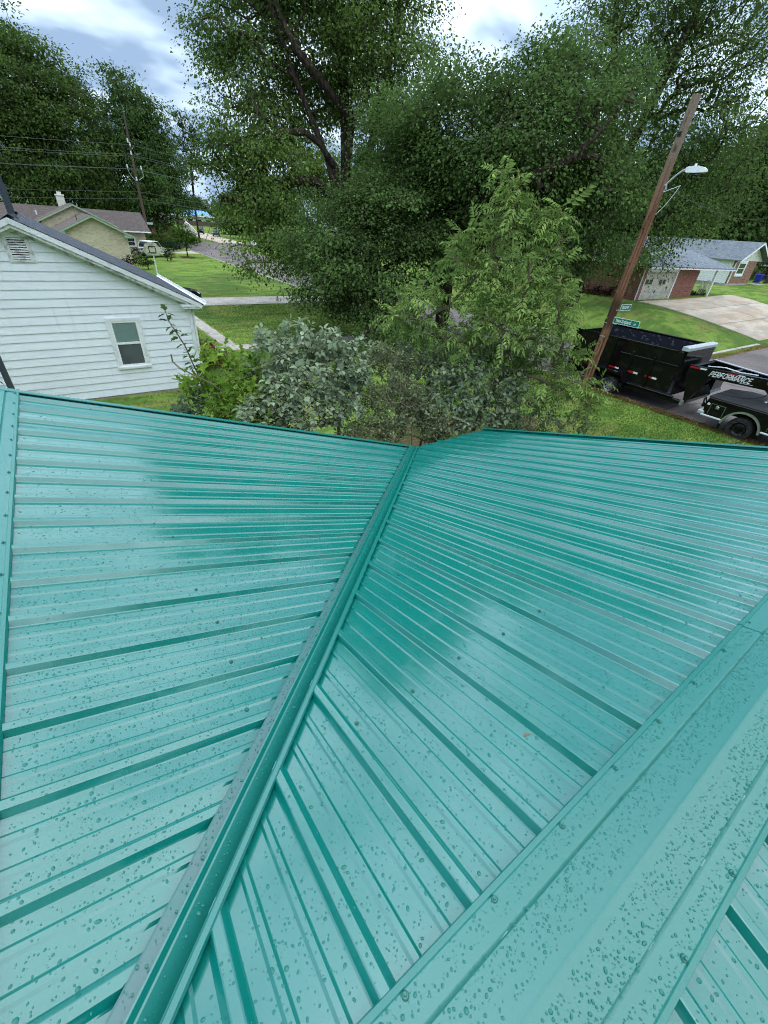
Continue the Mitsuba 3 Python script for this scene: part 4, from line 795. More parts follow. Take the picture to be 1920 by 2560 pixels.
part(up_, 'bracket', box(PXP - .16, PXP - .1, PYP - .042 * 8.6 - .06, PYP - .042 * 8.6 + .06, 8.5, 8.62), m_dark)
lm = thing('street_lamp', 'white cobra-head street lamp on a curved arm fixed to the wooden pole', 'street lamp')
t_ = np.linspace(0, 1, 12)
part(lm, 'arm', tube(np.stack([PXP - .02 + 0 * t_, 9.47 - .62 * t_, 7.25 + .42 * np.sin(t_ * 1.6)], 1), .032, 10), m_galv, 40)
part(lm, 'bracket', cat([tube([(PXP - .02, 9.6, 7.27), (PXP - .02, 9.42, 7.24)], .04, 8), tube([(PXP - .02, 9.56, 7.0), (PXP - .02, 9.40, 7.14), (PXP - .02, 9.45, 7.25)], .018, 6)]), m_galv)
hd = [];
for y, w_, z0, z1 in ((8.98, .05, 7.60, 7.70), (8.9, .09, 7.565, 7.725), (8.6, .13, 7.545, 7.73), (8.42, .12, 7.55, 7.69), (8.3, .05, 7.57, 7.62)):
    hd.append([(PXP - w_, y, z0), (PXP + w_, y, z0), (PXP + w_ * .75, y, z1), (PXP - w_ * .75, y, z1)])
part(lm, 'head', trimesh.convex.convex_hull(A(hd).reshape(-1, 3)), m_trim, 40)
part(lm, 'lens', trimesh.convex.convex_hull(A([(PXP - .1, 8.8, 7.55), (PXP + .1, 8.8, 7.55), (PXP - .1, 8.45, 7.55), (PXP + .1, 8.45, 7.55), (PXP - .07, 8.75, 7.515), (PXP + .07, 8.75, 7.515), (PXP - .07, 8.5, 7.52), (PXP + .07, 8.5, 7.52)])), m_glass)
part(lm, 'photocell', tube([(PXP, 8.72, 7.72), (PXP, 8.72, 7.80)], .035, 10), m_trim, 30)
def sign_plate(parent, w, h, fr):
    c = h * .22
    oct_ = lambda i: [(i, i + c * .6), (i + c * .6, i), (w - i - c * .6, i), (w - i, i + c * .6), (w - i, h - i - c * .6), (w - i - c * .6, h - i), (i + c * .6, h - i), (i, h - i - c * .6)]
    part(parent, 'plate', fr(prism([(0, 0), (w, 0), (w, h), (0, h)], 'z', -.006, 0)), m_white)
    part(parent, 'face', fr(prism(oct_(.016), 'z', 0, .002)), m_green)
s1 = thing('street_sign', 'green and white street sign reading New England Dr on the wooden pole', 'street sign')
F1 = lambda m: frame_neg_x(m, (PXP - .02, 9.61, 2.82)); sign_plate(s1, 1.06, .235, F1)
tx = text_mesh('New England', .115, .002, True); tx.apply_scale((.62 / np.ptp(tx.vertices[:, 0]), 1, 1)); tx.apply_translation((.09, .068, .0022)); part(s1, 'lettering', F1(tx), m_white)
tx = text_mesh('DR', .062, .002, True); tx.apply_scale((.085 / np.ptp(tx.vertices[:, 0]), 1, 1)); tx.apply_translation((.83, .07, .0022)); part(s1, 'lettering', F1(tx), m_white)
part(s1, 'bracket', cat([box(PXP - .05, PXP + .01, 9.59, 9.7, 2.80, 3.06), box(PXP - .04, PXP, 9.45, 9.62, 2.795, 2.818)]), m_galv)
s2 = thing('street_sign', 'smaller angled green street sign ending in VIEW, above the other one', 'street sign')
F2 = lambda m: frame_neg_y(m, (PXP + .16, 9.60, 3.26)); sign_plate(s2, .78, .235, F2)
tx = text_mesh('RVIEW', .10, .002, True); tx.apply_scale((.50 / np.ptp(tx.vertices[:, 0]), 1, 1)); tx.apply_translation((.10, .07, .0022)); part(s2, 'lettering', F2(tx), m_white)
def wire(a, b, sag, r=.02, n=24):
    a, b = A(a, float), A(b, float); t = np.linspace(0, 1, n)[:, None]; p = a + (b - a) * t; p[:, 2] -= (4 * sag * t * (1 - t))[:, 0]; return tube(p, r, 5)
single('service_wire', wire((PXP, 9.5, 7.2), (71.8, 24, 9.4), .5, .014), m_dark, 'thin wire running from the wooden pole to the right past the lamp', 'wire')
single('service_wire', cat([wire((PXP, 9.5, 7.05), (18.9, 9.3, 7.3), .0, .012), wire((18.9, 9.3, 7.3), (PXP + .1, 9.55, 6.4), .1, .012)]), m_galv, 'short loop of wire below the lamp arm on the wooden pole', 'wire')

p2 = thing('utility_pole', 'distant dark wooden pole with insulators and wires, rising behind the tan brick house', 'utility pole')
LX, LY = 14.3, 88.
part(p2, 'shaft', tube([(LX - .1, LY, -.3), (LX, LY, 4), (LX + .0, LY, 10), (LX + .2, LY, 16.6)], [.24, .22, .17, .1], 10), m_pole2, 40)
part(p2, 'crossarm', cat([cbox(LX - .95, LX + 1., LY - .07, LY + .07, 10.15, 10.3, .01), cbox(LX - .5, LX + .5, LY - .06, LY + .06, 8.7, 8.8, .01)]), m_pole2)
part(p2, 'insulator', cat([lathe([(0, .5), (.07, .45), (.12, .3), (.07, .28), (.13, .12), (.08, .1), (.1, 0)], 'z', 10, (LX + dx_, LY - .2, z)) for dx_, z in ((-.1, 13.3), (.1, 12.9), (0, 11.9), (-.9, 10.3), (.95, 10.3), (0, 8.9))]), m_galv, 40)
part(p2, 'jumper', cat([tube([(LX - .95, LY - .2, 10.3), (LX - .7, LY - .2, 9.5), (LX - .15, LY - .2, 8.9)], .03, 5), tube([(LX + .95, LY - .2, 10.3), (LX + 1.1, LY - .2, 9.5), (LX + .3, LY - .2, 9.0)], .03, 5)]), m_galv)
gs = single('street_sign', box(LX + .1, LX + .95, LY - .32, LY - .28, 3.45, 3.75), m_galv, 'tiny pale sign low on the distant pole', 'street sign')
for i_, (z0, z1, dy) in enumerate(((13.1, 12.2, 0), (12.0, 10.95, 0), (11.8, 10.75, .5), (10.35, 9.35, 0), (10.35, 9.2, .6), (7.6, 6.7, 0), (6.7, 5.8, 0))):
    single('overhead_wire', cat([wire((-40, LY + dy, z1 - 1.2), (LX, LY + dy, z0), .55, .018), wire((LX, LY + dy, z0), (62, LY + dy + 12, z0 - .4), .9, .017)]), m_wire, f"thin overhead wire on the distant pole, {('topmost', 'second from the top', 'third from the top', 'fourth from the top', 'third from the bottom', 'second lowest', 'lowest')[i_]} of seven", 'wire', group='overhead wires on the left')

# basketball hoop, hydrant, dark post
bh = thing('basketball_hoop', 'weathered cream fan-shaped basketball backboard on a white post by the drive', 'basketball hoop')
HX, HY = 8.05, 49.
part(bh, 'post', tube([(HX + .02, HY + .25, -.1), (HX, HY + .2, 1.9), (HX - .05, HY + .05, 2.3)], .06, 10), m_paint, 30)
fan = [(-.62, 0.05), (-.5, -.05), (.45, -.06), (.68, .12), (.66, .5), (.4, .86), (.1, .98), (-.2, .98), (-.5, .82), (-.7, .45)]
part(bh, 'backboard', prism([(HX - .02 + a * 1.08, 2.02 + b) for a, b in fan], 'y', HY, HY + .04), m_board)
part(bh, 'target_square', cat([box(HX - .34, HX - .27, HY - .012, HY - .002, 2.14, 2.68), box(HX + .2, HX + .27, HY - .012, HY - .002, 2.14, 2.68), box(HX - .27, HX + .2, HY - .012, HY - .002, 2.61, 2.68), box(HX - .27, HX + .2, HY - .012, HY - .002, 2.14, 2.2)]), m_dark)
a_ = np.linspace(0, 2 * np.pi, 20); part(bh, 'rim', tube(np.stack([HX - .03 + .23 * np.cos(a_), HY - .28 + .23 * np.sin(a_), 2.12 + 0 * a_], 1), .014, 6), m_pipe)
hy = thing('fire_hydrant', 'small yellow fire hydrant by the far kerb', 'fire hydrant')
part(hy, 'barrel', lathe([(.2, 0), (.2, .06), (.13, .08), (.13, .5), (.17, .52), (.17, .56), (.14, .62), (.06, .72), (0, .74)], 'z', 14, (35.3, 128, 0)), m_yellow, 40)
part(hy, 'nozzle', cat([tube([(35.08, 128, .42), (35.52, 128, .42)], .06, 10), tube([(35.3, 127.8, .4), (35.3, 128, .4)], .08, 10)]), m_red, 30)
single('leaning_post', tube([(33.8, 128.5, -.1), (36.2, 128.9, 3.9)], .07, 8), m_pole2, 'thin pole leaning beside the yellow hydrant', 'post', 30)
single('flag_pole', tube([(38.6, 80, -.1), (38.6, 80, 9)], .06, 8), m_paint, 'thin pale upright pole seen through the maple branches', 'pole', 30)

# ---------------------------------------------------------------- trees and plants: crown lobes [x, y, z, radius] and shoot tips [x, y, z]
LOBE_F = [[10.9,32.2,7.2,2.0],[11.7,29.8,5.5,1.5],[10.4,29.2,3.2,1.0],[13.4,29.1,3.6,1.3],[11.3,34.2,5.4,1.1],[11.4,32.0,9.7,2.4],[12.6,31.6,7.8,2.1],[12.6,33.7,12.5,2.1],[15.0,34.9,11.4,2.5],[11.7,34.0,14.0,1.8],[14.0,34.2,15.3,2.6],[17.6,33.7,14.4,3.3],[18.3,33.3,17.4,3.5],[19.7,30.1,15.0,2.8],[21.1,30.4,17.2,2.5],[20.1,31.7,12.8,2.6],[19.7,27.7,12.5,2.6],[18.5,35.5,12.6,1.9],[19.1,26.9,9.0,2.1],[10.9,33.3,8.6,1.4],[16.9,34.1,18.1,3.7],[13.6,30.1,5.0,2.1]]
LOBE_G = [[12.5,22.8,5.4,1.8],[13.7,20.9,5.5,2.0],[15.1,19.9,6.0,1.8],[11.4,22.2,3.3,1.5],[11.8,20.9,4.0,1.6],[13.2,20.0,3.5,1.8],[12.6,21.0,1.8,1.0],[14.1,19.4,1.8,1.3],[15.9,19.3,4.4,1.9],[17.0,19.7,5.8,1.6],[10.6,21.5,2.3,0.8],[11.6,24.4,4.4,1.3],[15.1,21.1,7.1,1.6],[12.5,18.1,1.1,1.0],[13.2,17.0,0.9,0.8],[17.2,20.8,7.1,1.4],[14.4,22.8,6.2,1.1]]
LOBE_H = [[15.9,20.6,9.6,1.6],[16.7,18.6,8.9,2.1],[18.6,18.2,9.8,1.8],[18.5,21.0,11.0,1.3],[19.4,18.8,11.1,1.4],[21.1,18.5,11.1,2.0],[19.3,15.9,9.3,2.3],[18.0,15.9,7.9,2.1],[17.3,18.1,7.7,2.1],[16.6,21.3,8.3,2.0],[20.2,14.8,7.9,1.8],[21.4,14.8,9.3,1.9],[22.2,17.0,11.3,2.0],[21.0,13.6,6.2,1.7],[20.6,14.2,4.9,1.4],[20.7,15.7,6.4,1.8],[21.3,13.1,7.4,1.2],[20.9,18.6,6.0,2.4],[19.5,21.5,5.9,2.3],[22.3,18.6,12.4,1.1],[15.6,18.2,10.2,1.2],[23.8,12.8,5.6,0.8],[16.3,22.7,9.4,1.8],[23.4,15.4,10.7,1.5]]
LOBE_I = [[34.5,23.9,16.4,3.6],[36.6,20.7,14.9,3.6],[37.3,19.4,16.5,3.6],[37.1,23.7,18.3,3.4],[39.2,17.7,14.0,3.1],[37.4,19.2,12.0,3.5],[40.4,17.5,11.2,2.7],[37.2,19.6,9.5,3.1],[35.2,19.0,6.6,2.3],[36.2,17.1,6.3,2.0],[37.5,16.6,7.5,1.7],[35.0,26.6,19.5,2.6],[37.3,23.3,19.9,3.7],[39.0,20.3,19.3,3.4],[35.3,26.2,16.6,1.9],[36.8,22.2,12.8,3.6],[34.5,20.3,4.8,1.8],[39.6,16.7,8.5,1.7]]
LOBE_A = [[3.9,99.9,21.6,4.5],[7.2,99.7,20.2,4.1],[2.7,98.0,16.7,6.3],[7.3,97.7,16.1,4.8],[1.8,97.0,11.3,6.0],[6.6,96.8,10.9,5.0],[-1.5,97.0,7.3,4.8],[2.9,97.0,7.2,5.0],[-3.6,99.9,13.0,6.9],[3.3,100.9,23.6,2.8],[-2.4,101.0,18.7,5.6],[7.7,95.7,7.6,3.2]]
LOBE_B = [[11.3,111.4,21.7,1.7],[12.7,111.3,19.7,2.1],[12.9,110.3,16.6,2.7],[12.6,109.3,12.8,3.2],[10.4,108.5,8.6,4.0],[11.4,108.4,6.3,3.7]]
LOBE_C = [[17.2,102.6,21.6,2.5],[19.1,101.2,19.6,3.0],[16.0,100.7,17.7,3.6],[19.9,100.0,17.2,3.4],[17.1,99.5,13.8,4.7],[20.8,99.9,13.2,3.8],[21.2,98.7,10.5,3.2],[16.6,98.6,9.5,5.2],[18.2,97.3,6.9,4.9],[21.7,97.6,7.7,2.5],[14.4,99.0,5.5,3.5],[13.7,102.1,13.0,3.4]]
LOBE_D = [[29.6,116.3,20.6,1.6],[30.3,116.1,18.6,2.0],[31.9,116.7,17.9,1.7],[28.5,116.6,16.9,1.8],[30.7,117.0,15.3,2.1],[32.0,116.7,14.1,1.7],[29.2,116.4,12.5,2.1]]
LOBE_L = [[35.9,69.3,12.4,3.5],[34.8,69.8,10.1,2.9],[37.9,69.3,9.9,3.6],[34.7,72.1,12.9,2.3]]
LOBE_J1 = [[88.3,35.0,12.4,6.7],[91.9,34.1,15.6,6.1],[85.1,35.0,9.2,4.9],[90.8,31.3,8.6,5.6]]
LOBE_J2 = [[99.9,46.0,14.5,6.5],[99.9,50.7,12.1,6.2],[100.0,50.5,18.0,5.9]]
LOBE_J3 = [[98.9,35.4,19.2,7.5],[100.6,30.2,12.3,7.0],[103.7,30.0,7.0,5.5]]
LOBE_K1 = [[61.9,84.8,10.3,7.3],[70.1,82.2,12.3,8.3],[67.2,84.5,15.9,7.3]]
LOBE_K2 = [[80.7,74.8,10.5,8.4],[87.3,70.2,12.3,9.2],[83.9,74.2,17.3,8.1]]
LOBE_K3 = [[93.0,62.4,11.5,8.1],[96.8,56.4,10.5,8.0],[95.8,61.8,16.8,7.2]]
LOBE_K4 = [[58.6,138.1,10.1,6.8],[52.4,140.5,8.7,5.7],[47.8,144.3,7.4,4.6]]
LOBE_K5 = [[63.9,101.6,10.5,6.5],[59.9,104.0,8.7,4.7],[66.4,102.4,15.1,6.4]]
LOBE_LIL = [[2.77,7.08,3.6,0.38],[3.23,7.1,3.72,0.35],[3.79,6.82,3.61,0.39],[3.94,6.5,3.22,0.36],[3.18,6.57,3.14,0.52],[2.59,6.61,2.93,0.41],[3.56,6.26,2.76,0.43],[2.7,7.42,3.75,0.17],[4.24,6.66,3.58,0.22],[2.41,7.42,3.14,0.29],[2.12,6.57,2.67,0.37],[2.73,6.34,2.58,0.42],[3.67,7.22,3.42,0.37],[2.93,7.01,3.19,0.43],[3.97,6.83,2.9,0.38]]
LOBE_LIL2 = [[5.88,7.08,3.24,0.43],[6.16,6.56,2.92,0.51],[6.62,6.1,3.08,0.46],[7.01,5.96,3.28,0.33],[5.4,6.95,2.82,0.38],[6.33,6.12,2.43,0.52],[5.71,6.43,2.29,0.51],[6.74,5.81,2.43,0.52],[7.18,5.43,2.87,0.42],[7.09,5.38,2.25,0.39],[6.43,5.86,2.01,0.39],[7.78,5.63,3.25,0.34],[6.39,6.89,3.24,0.35],[7.11,6.45,3.49,0.43],[7.78,5.96,3.63,0.34],[6.83,7.03,3.46,0.35]]
LOBE_LIL3 = [[1.4,7.88,2.55,0.29],[1.67,7.42,2.4,0.32],[1.96,7.03,2.3,0.29],[1.12,8.12,2.28,0.22],[1.78,8.21,2.58,0.27]]
LOBE_MUL = [[1.66,7.72,3.44,0.17],[1.97,7.55,3.42,0.27],[1.67,7.52,3.09,0.31],[2.12,7.19,3.09,0.38],[1.8,7.18,2.79,0.38],[2.24,6.84,2.84,0.31],[1.41,7.88,2.95,0.25],[2.39,6.58,2.55,0.28],[2.31,7.45,3.35,0.25]]
LOBE_DRY = [[4.82,6.76,3.29,0.35],[4.93,6.3,2.78,0.43],[4.32,6.37,2.69,0.34],[4.6,6.05,2.27,0.43],[5.6,5.99,2.11,0.42],[3.96,6.13,2.36,0.26],[5.57,6.55,2.44,0.43],[4.57,6.69,3.47,0.23],[5.38,6.71,3.25,0.32],[4.28,6.76,2.96,0.23],[5.82,5.92,1.82,0.34],[3.59,6.01,2.31,0.22]]
LOBE_LOW = [[7.5,4.97,2.28,0.38],[7.81,4.47,2.24,0.42],[7.35,5.54,2.01,0.4],[8.15,4.28,2.38,0.29],[8.08,5.19,2.52,0.35],[7.8,5.6,2.43,0.36]]
LOBE_SAP = [[6.94,6.04,3.82],[6.62,6.24,3.64],[7.44,5.58,3.34],[6.39,6.34,3.56],[7.24,5.83,3.99],[6.79,6.36,4.29],[6.88,5.8,4.23],[7.54,5.44,3.9],[6.08,6.64,3.75],[6.85,6.29,6.25],[6.9,6.24,6.11],[6.79,6.21,5.94],[6.9,6.08,5.84],[6.49,6.52,5.57],[7.55,5.61,5.89],[7.67,5.6,5.75],[7.06,5.58,5.4],[6.61,6.11,5.11],[7.91,5.43,4.81],[7.44,5.24,5.2],[6.51,6.78,5.32],[7.0,5.5,4.8],[5.04,7.09,4.08],[5.41,6.94,4.37],[6.0,6.71,4.53],[6.54,6.33,4.71],[7.38,4.98,4.48],[7.72,5.0,3.98],[8.11,4.76,3.48],[7.29,5.11,3.77],[6.73,5.67,3.9],[6.2,6.25,4.04],[8.28,4.24,2.8],[8.43,4.15,2.55],[7.71,4.65,2.92],[7.41,5.28,3.1],[7.19,5.74,3.16],[7.88,4.55,3.32],[5.69,6.84,3.95],[6.82,6.32,5.83],[7.15,6.1,5.97],[6.82,5.87,5.55],[6.86,6.43,5.41],[7.6,5.71,5.6],[6.84,6.45,4.83],[6.71,5.7,5.03],[7.6,5.7,5.04],[7.91,5.43,4.81],[7.05,5.6,4.39],[6.6,5.98,4.35],[7.86,5.33,3.98],[6.28,6.72,4.17],[7.3,5.77,5.16],[7.82,5.21,4.36],[6.43,6.44,5.08],[6.11,7.02,4.2],[5.51,7.12,3.91],[8.0,4.94,3.68],[7.56,5.58,4.24],[7.18,6.07,4.6],[6.54,6.62,4.54],[7.53,5.29,4.82],[7.55,5.43,5.49],[6.28,6.45,4.95],[6.8,6.19,4.02],[7.34,5.7,3.63],[8.53,4.41,3.05],[7.85,4.98,3.29],[7.28,5.78,5.75]]
LOBE_TWIG = [[4.42,5.93,2.81],[4.67,6.0,3.1],[5.04,5.69,2.8],[4.11,5.91,2.72],[4.38,6.09,3.07],[5.46,5.85,2.85],[4.9,6.07,3.16]]
LOBE_SPRIG = [[1.71,7.61,3.13],[1.46,7.66,3.5],[1.35,7.68,3.81],[1.27,7.7,3.99],[1.25,7.7,4.14]]
LOBE_BARE = [[2.45,6.56,2.43],[1.99,6.92,2.81],[1.6,7.23,3.11],[1.26,7.49,3.3],[1.19,7.61,3.38],[1.19,7.61,3.5]]

def unit(v): return v / (np.linalg.norm(v, axis=-1, keepdims=True) + 1e-9)
class Skel:
    """Branch skeleton: trunk lines first, then each tip joins the nearest suitable node."""
    def __init__(s, lines):
        s.p, s.par = [], []
        for L in lines:
            par = -1 if not s.p or len(L[0]) == 3 else L[0][3]
            for q in L:
                s.p.append(A(q[:3], float)); s.par.append(par); par = len(s.p) - 1
        s.w = np.zeros(len(s.p)); s.tips, s.paths = [], []
    def nearest(s, q):
        return int(np.argmin(np.linalg.norm(A(s.p) - q, axis=1)))
    def grow(s, tips, step, up=.35, jit=.06, skip=0, rise=1.6):
        tips = A(tips, float); P = np.zeros((len(tips) * 40 + len(s.p), 3)); n = len(s.p); P[:n] = A(s.p); first = skip
        d0 = np.array([np.min(np.linalg.norm(P[first:n] - q, axis=1)) for q in tips])
        for i in np.argsort(d0):
            q = tips[i]; d = q - P[first:n]; L = np.linalg.norm(d, axis=1); cost = L * (1 + rise * np.clip(-d[:, 2] / (L + 1e-6) - .05, 0, 1)); j = int(np.argmin(cost)) + first
            a = P[j]; L = np.linalg.norm(q - a); k = int(np.clip(math.ceil(L / step), 2, 30)); m = (a + q) / 2 + A([0, 0, up * L * .35]) + rng.normal(0, jit * L, 3)
            par = j; path = [j]
            for t in np.linspace(0, 1, k + 1)[1:]:
                x = (1 - t) ** 2 * a + 2 * t * (1 - t) * m + t * t * q + (rng.normal(0, jit * step, 3) if t < 1 else 0)
                P[n] = x; s.p.append(x); s.par.append(par); par = n; path.append(n); n += 1
                if n >= len(P) - 40: P = np.concatenate([P, np.zeros_like(P)])
            s.tips.append(par); s.paths.append((i, path))
    def mesh(s, r0, sides=6, rmin=.008, expo=.5):
        n = len(s.p); w = np.zeros(n); w[s.tips] = 1; par = A(s.par)
        for i in range(n - 1, -1, -1):
            if par[i] >= 0: w[par[i]] += w[i]
        w = np.maximum(w, .5); r = np.maximum(rmin, r0 * (w / w.max()) ** expo); P = A(s.p); c = np.nonzero(par >= 0)[0]; a = par[c]
        d = unit(P[c] - P[a]); u = np.cross(d, [0, 0, 1.]); b = np.linalg.norm(u, axis=1) < .05; u[b] = [1, 0, 0]; u = unit(u); v = np.cross(d, u)
        th = np.arange(sides) * 2 * np.pi / sides; ring = np.cos(th)[None, :, None] * u[:, None] + np.sin(th)[None, :, None] * v[:, None]
        ra = np.minimum(r[a], r[c] * 1.7); V = np.concatenate([P[a][:, None] - d[:, None] * ra[:, None, None] * .3 + ring * ra[:, None, None], P[c][:, None] + ring * r[c][:, None, None]], 1).reshape(-1, 3)
        j = np.arange(sides); k = (j + 1) % sides; f = np.concatenate([np.stack([j, k, k + sides], 1), np.stack([j, k + sides, j + sides], 1)])
        return trimesh.Trimesh(V, (f[None] + (np.arange(len(c)) * 2 * sides)[:, None, None]).reshape(-1, 3), process=False)

LEAF = {  # outline (along, across, up) and triangles
 'kite': (A([[0, 0, 0], [.42, -.5, .10], [1, 0, -.06], [.42, .5, .10]]), A([[0, 1, 2], [0, 2, 3]])),
 'ovate': (A([[0, 0, 0], [.10, -.36, .05], [.42, -.5, .09], [.78, -.24, .0], [1, 0, -.14], [.78, .24, .0], [.42, .5, .09], [.10, .36, .05], [.45, 0, -.03]]), A([[8, i, (i + 1) % 8] for i in range(8)])),
 'lobed': (A([[0, 0, 0], [.12, -.34, .03], [.30, -.62, .08], [.42, -.30, .04], [.70, -.48, .05], [.72, -.18, .02], [1, 0, -.12], [.72, .18, .02], [.70, .48, .05], [.42, .30, .04], [.30, .62, .08], [.12, .34, .03], [.45, 0, -.02]]), A([[12, i, (i + 1) % 12] for i in range(12)])),
 'maple': (A([[0, 0, 0], [.25, -.55, .06], [.42, -.22, .03], [.62, -.42, .05], [1, 0, -.10], [.62, .42, .05], [.42, .22, .03], [.25, .55, .06]]), A([[0, 1, 2], [0, 2, 3], [0, 3, 4], [0, 4, 5], [0, 5, 6], [0, 6, 7]])),
 'blade': (A([[0, -.5, 0], [1, 0, -.2], [0, .5, 0]]), A([[0, 1, 2]])),
 'lance': (A([[0, 0, 0], [.3, -.5, .05], [1, 0, -.16], [.3, .5, .05]]), A([[0, 1, 2], [0, 2, 3]]))}
def leaves(P, Td, Nd, L, W, shape):
    """P base points, Td towards the tip, Nd upper side (made square to Td); returns (vertices (n, k, 3), triangles (k', 3))."""
    v, f = LEAF[shape]; Td = unit(Td); Nd = unit(Nd - (Nd * Td).sum(1, keepdims=True) * Td); S = np.cross(Nd, Td)
    L, W = np.broadcast_to(L, len(P)), np.broadcast_to(W, len(P))
    return P[:, None] + v[None, :, :1] * (L[:, None, None] * Td[:, None]) + v[None, :, 1:2] * (W[:, None, None] * S[:, None]) + v[None, :, 2:] * (L[:, None, None] * Nd[:, None]), f
def tint(n, c0, c1, var=.22, groups=None):
    t = rng.random(n) if groups is None else np.clip(groups + rng.normal(0, .2, n), 0, 1)
    return (A(c0) * (1 - t[:, None]) + A(c1) * t[:, None]) * np.exp(rng.normal(0, var, (n, 1)))
def leaf_part(parent, name, V, f, colr, m, kind='stuff'):
    n, k = V.shape[:2]; F = (f[None] + (np.arange(n) * k)[:, None, None]).reshape(-1, 3)
    return part(parent, name, (V.reshape(-1, 3), F), m, False, kind=kind, color=np.repeat(colr, k, 0))

def lobe_points(lobes, dens, shell=.55, spike=0.):
    out = []
    for x, y, z, r in lobes:
        n = max(4, int(dens * r * r)); d = unit(rng.normal(0, 1, (n, 3))); rr = r * (shell + (1 - shell) * rng.random((n, 1)) ** .6) * (1 + .22 * (nnoise(d * 2 + x, 3)[:, None] - .5))
        far_ = rng.random((n, 1)) < spike; rr = np.where(far_, r * (1.08 + .38 * rng.random((n, 1))), rr)
        out.append(A([x, y, z]) + d * rr * [1, 1, .92])
    return np.concatenate(out)

def tree(name, label, lines, r0, lobes, dens, per, rc, L, c0, c1, step=.7, shape='kite', group=None, droop=.45, skip=3, bark=None, W=.66, cat_='tree', mat_='m_leaf', rmin=.012, flat=.42, maxz=99., var=.17, core=9.):
    k = thing(name, label, cat_, group); s = Skel(lines); tips = lobe_points(lobes, dens, spike=.09); tips = tips[(tips[:, 2] > .4) & (tips[:, 2] < maxz)]; s.grow(tips, step, skip=skip)
    part(k, 'trunk', s.mesh(r0, 7, rmin), bark or m_bark)
    n = len(tips); cen = np.repeat(tips, per, 0); off = rng.normal(0, 1, (n * per, 3)) * A([1, 1, flat]) * rc; mid = A(lobes)[:, :3].mean(0)
    P = cen + off - [0, 0, .15 * rc]; out = unit(P - mid); Td = out * .55 + unit(off) * .5 + rng.normal(0, .5, P.shape) - [0, 0, droop]; Nd = A([0, 0, 1.]) * .9 + out * .35 + rng.normal(0, .32, P.shape)
    Ls = L * np.exp(rng.normal(0, .22, len(P))); V, f = leaves(P, Td, Nd, Ls, Ls * W, shape)
    g = np.repeat(nnoise(tips * .45, 8) * .75 + nnoise(tips * 2.1, 3) * .35, per)
    cp = lobe_points([(x, y, z, r * .68) for x, y, z, r in lobes], core, .15) if core else np.zeros((0, 3)); m_ = len(cp)     # larger leaf masses deep in the crown
    if m_:
        V2, _ = leaves(cp, rng.normal(0, 1, (m_, 3)), rng.normal(0, .6, (m_, 3)) + [0, 0, 1.], L * 3.2, L * 2.6, shape); V = np.concatenate([V, V2])
    leaf_part(k, 'crown', V, f, np.concatenate([tint(len(P), c0, c1, var, g), tint(m_, c0, c1, var)]), mat_)
    return k

Gd, Gm, Gl, Gy = (.060, .105, .032), (.175, .270, .066), (.062, .122, .026), (.115, .175, .032)
tree('maple_tree', 'tall silver maple with several dark stems and branches drooping over the street',
     [[(18.2, 31.2, -.2), (18.15, 31.2, 1.6), (18.1, 31.2, 3.2), (18.1, 31.25, 4.5)], [(18.1, 31.25, 4.5, 3), (17.5, 31.0, 6.5), (16.6, 31.1, 9), (15.0, 32, 12.5), (13.8, 33, 16)], [(18.1, 31.25, 4.5, 3), (18.2, 31.4, 7), (18.5, 32, 11), (18.3, 32.6, 16), (17.8, 33, 20)], [(18.1, 31.25, 4.5, 3), (18.8, 31.0, 7), (20, 30.4, 11), (21, 30.2, 16)], [(17.5, 31., 6.5, 5), (15.5, 30.6, 7.6), (13.4, 30.6, 7.4), (11.6, 30.6, 6.2)], [(17.5, 31., 6.5, 5), (17.11, 30.76, 8.44), (16.03, 30.89, 9.5), (15.04, 31.05, 9.94), (13.52, 31.19, 9.75)], [(18.2, 31.4, 7, 9), (18.38, 30.95, 10.96), (16.18, 31.03, 12.4), (14.87, 31.13, 13.31), (14.05, 31.51, 14.57)]],
     .62, LOBE_F, 8.2, 118, .60, .148, Gd, Gm, W=.8, droop=.7, skip=4)
tree('maple_tree', 'broad dark maple on the near lawn with low branches hiding its trunk',
     [[(15.0, 25.8 - 3.2, -.2), (15., 22.6, 1.2), (14.9, 22.4, 2.6), (14.7, 22.1, 4.2), (14.4, 21.9, 5.8)], [(14.9, 22.4, 2.6, 2), (13.6, 21.6, 3.8), (12.2, 21.8, 4.6)]], .36, LOBE_G, 12.5, 116, .46, .125, Gd, (.165, .262, .084), W=.8, skip=2, droop=.55)
tree('maple_tree', 'old spreading maple by the kerb whose long limbs reach right behind the wooden pole',
     [[(18.0, 19.6, -.2), (17.95, 19.6, 1.5), (17.9, 19.6, 3.2), (18.0, 19.5, 5.0), (18.1, 19.4, 7.2)], [(17.9, 19.6, 3.2, 2), (17.89, 19.55, 5.12), (17.07, 17.57, 6.45), (17.02, 16.21, 7.17), (17.68, 14.71, 7.61), (18.45, 13.73, 8.22), (19.33, 13.37, 9.09), (20.05, 13.19, 10.09)], [(17.07, 17.57, 6.45, 7), (16.79, 17.15, 7.87), (17.1, 16.84, 9.07), (18.22, 17.12, 10.38)], [(18., 19.5, 5., 3), (17.2, 19.8, 7.6), (16.3, 20.2, 10.)]],
     .40, LOBE_H, 9.5, 128, .54, .132, Gd, (.158, .255, .078), W=.8, skip=3, droop=.5)
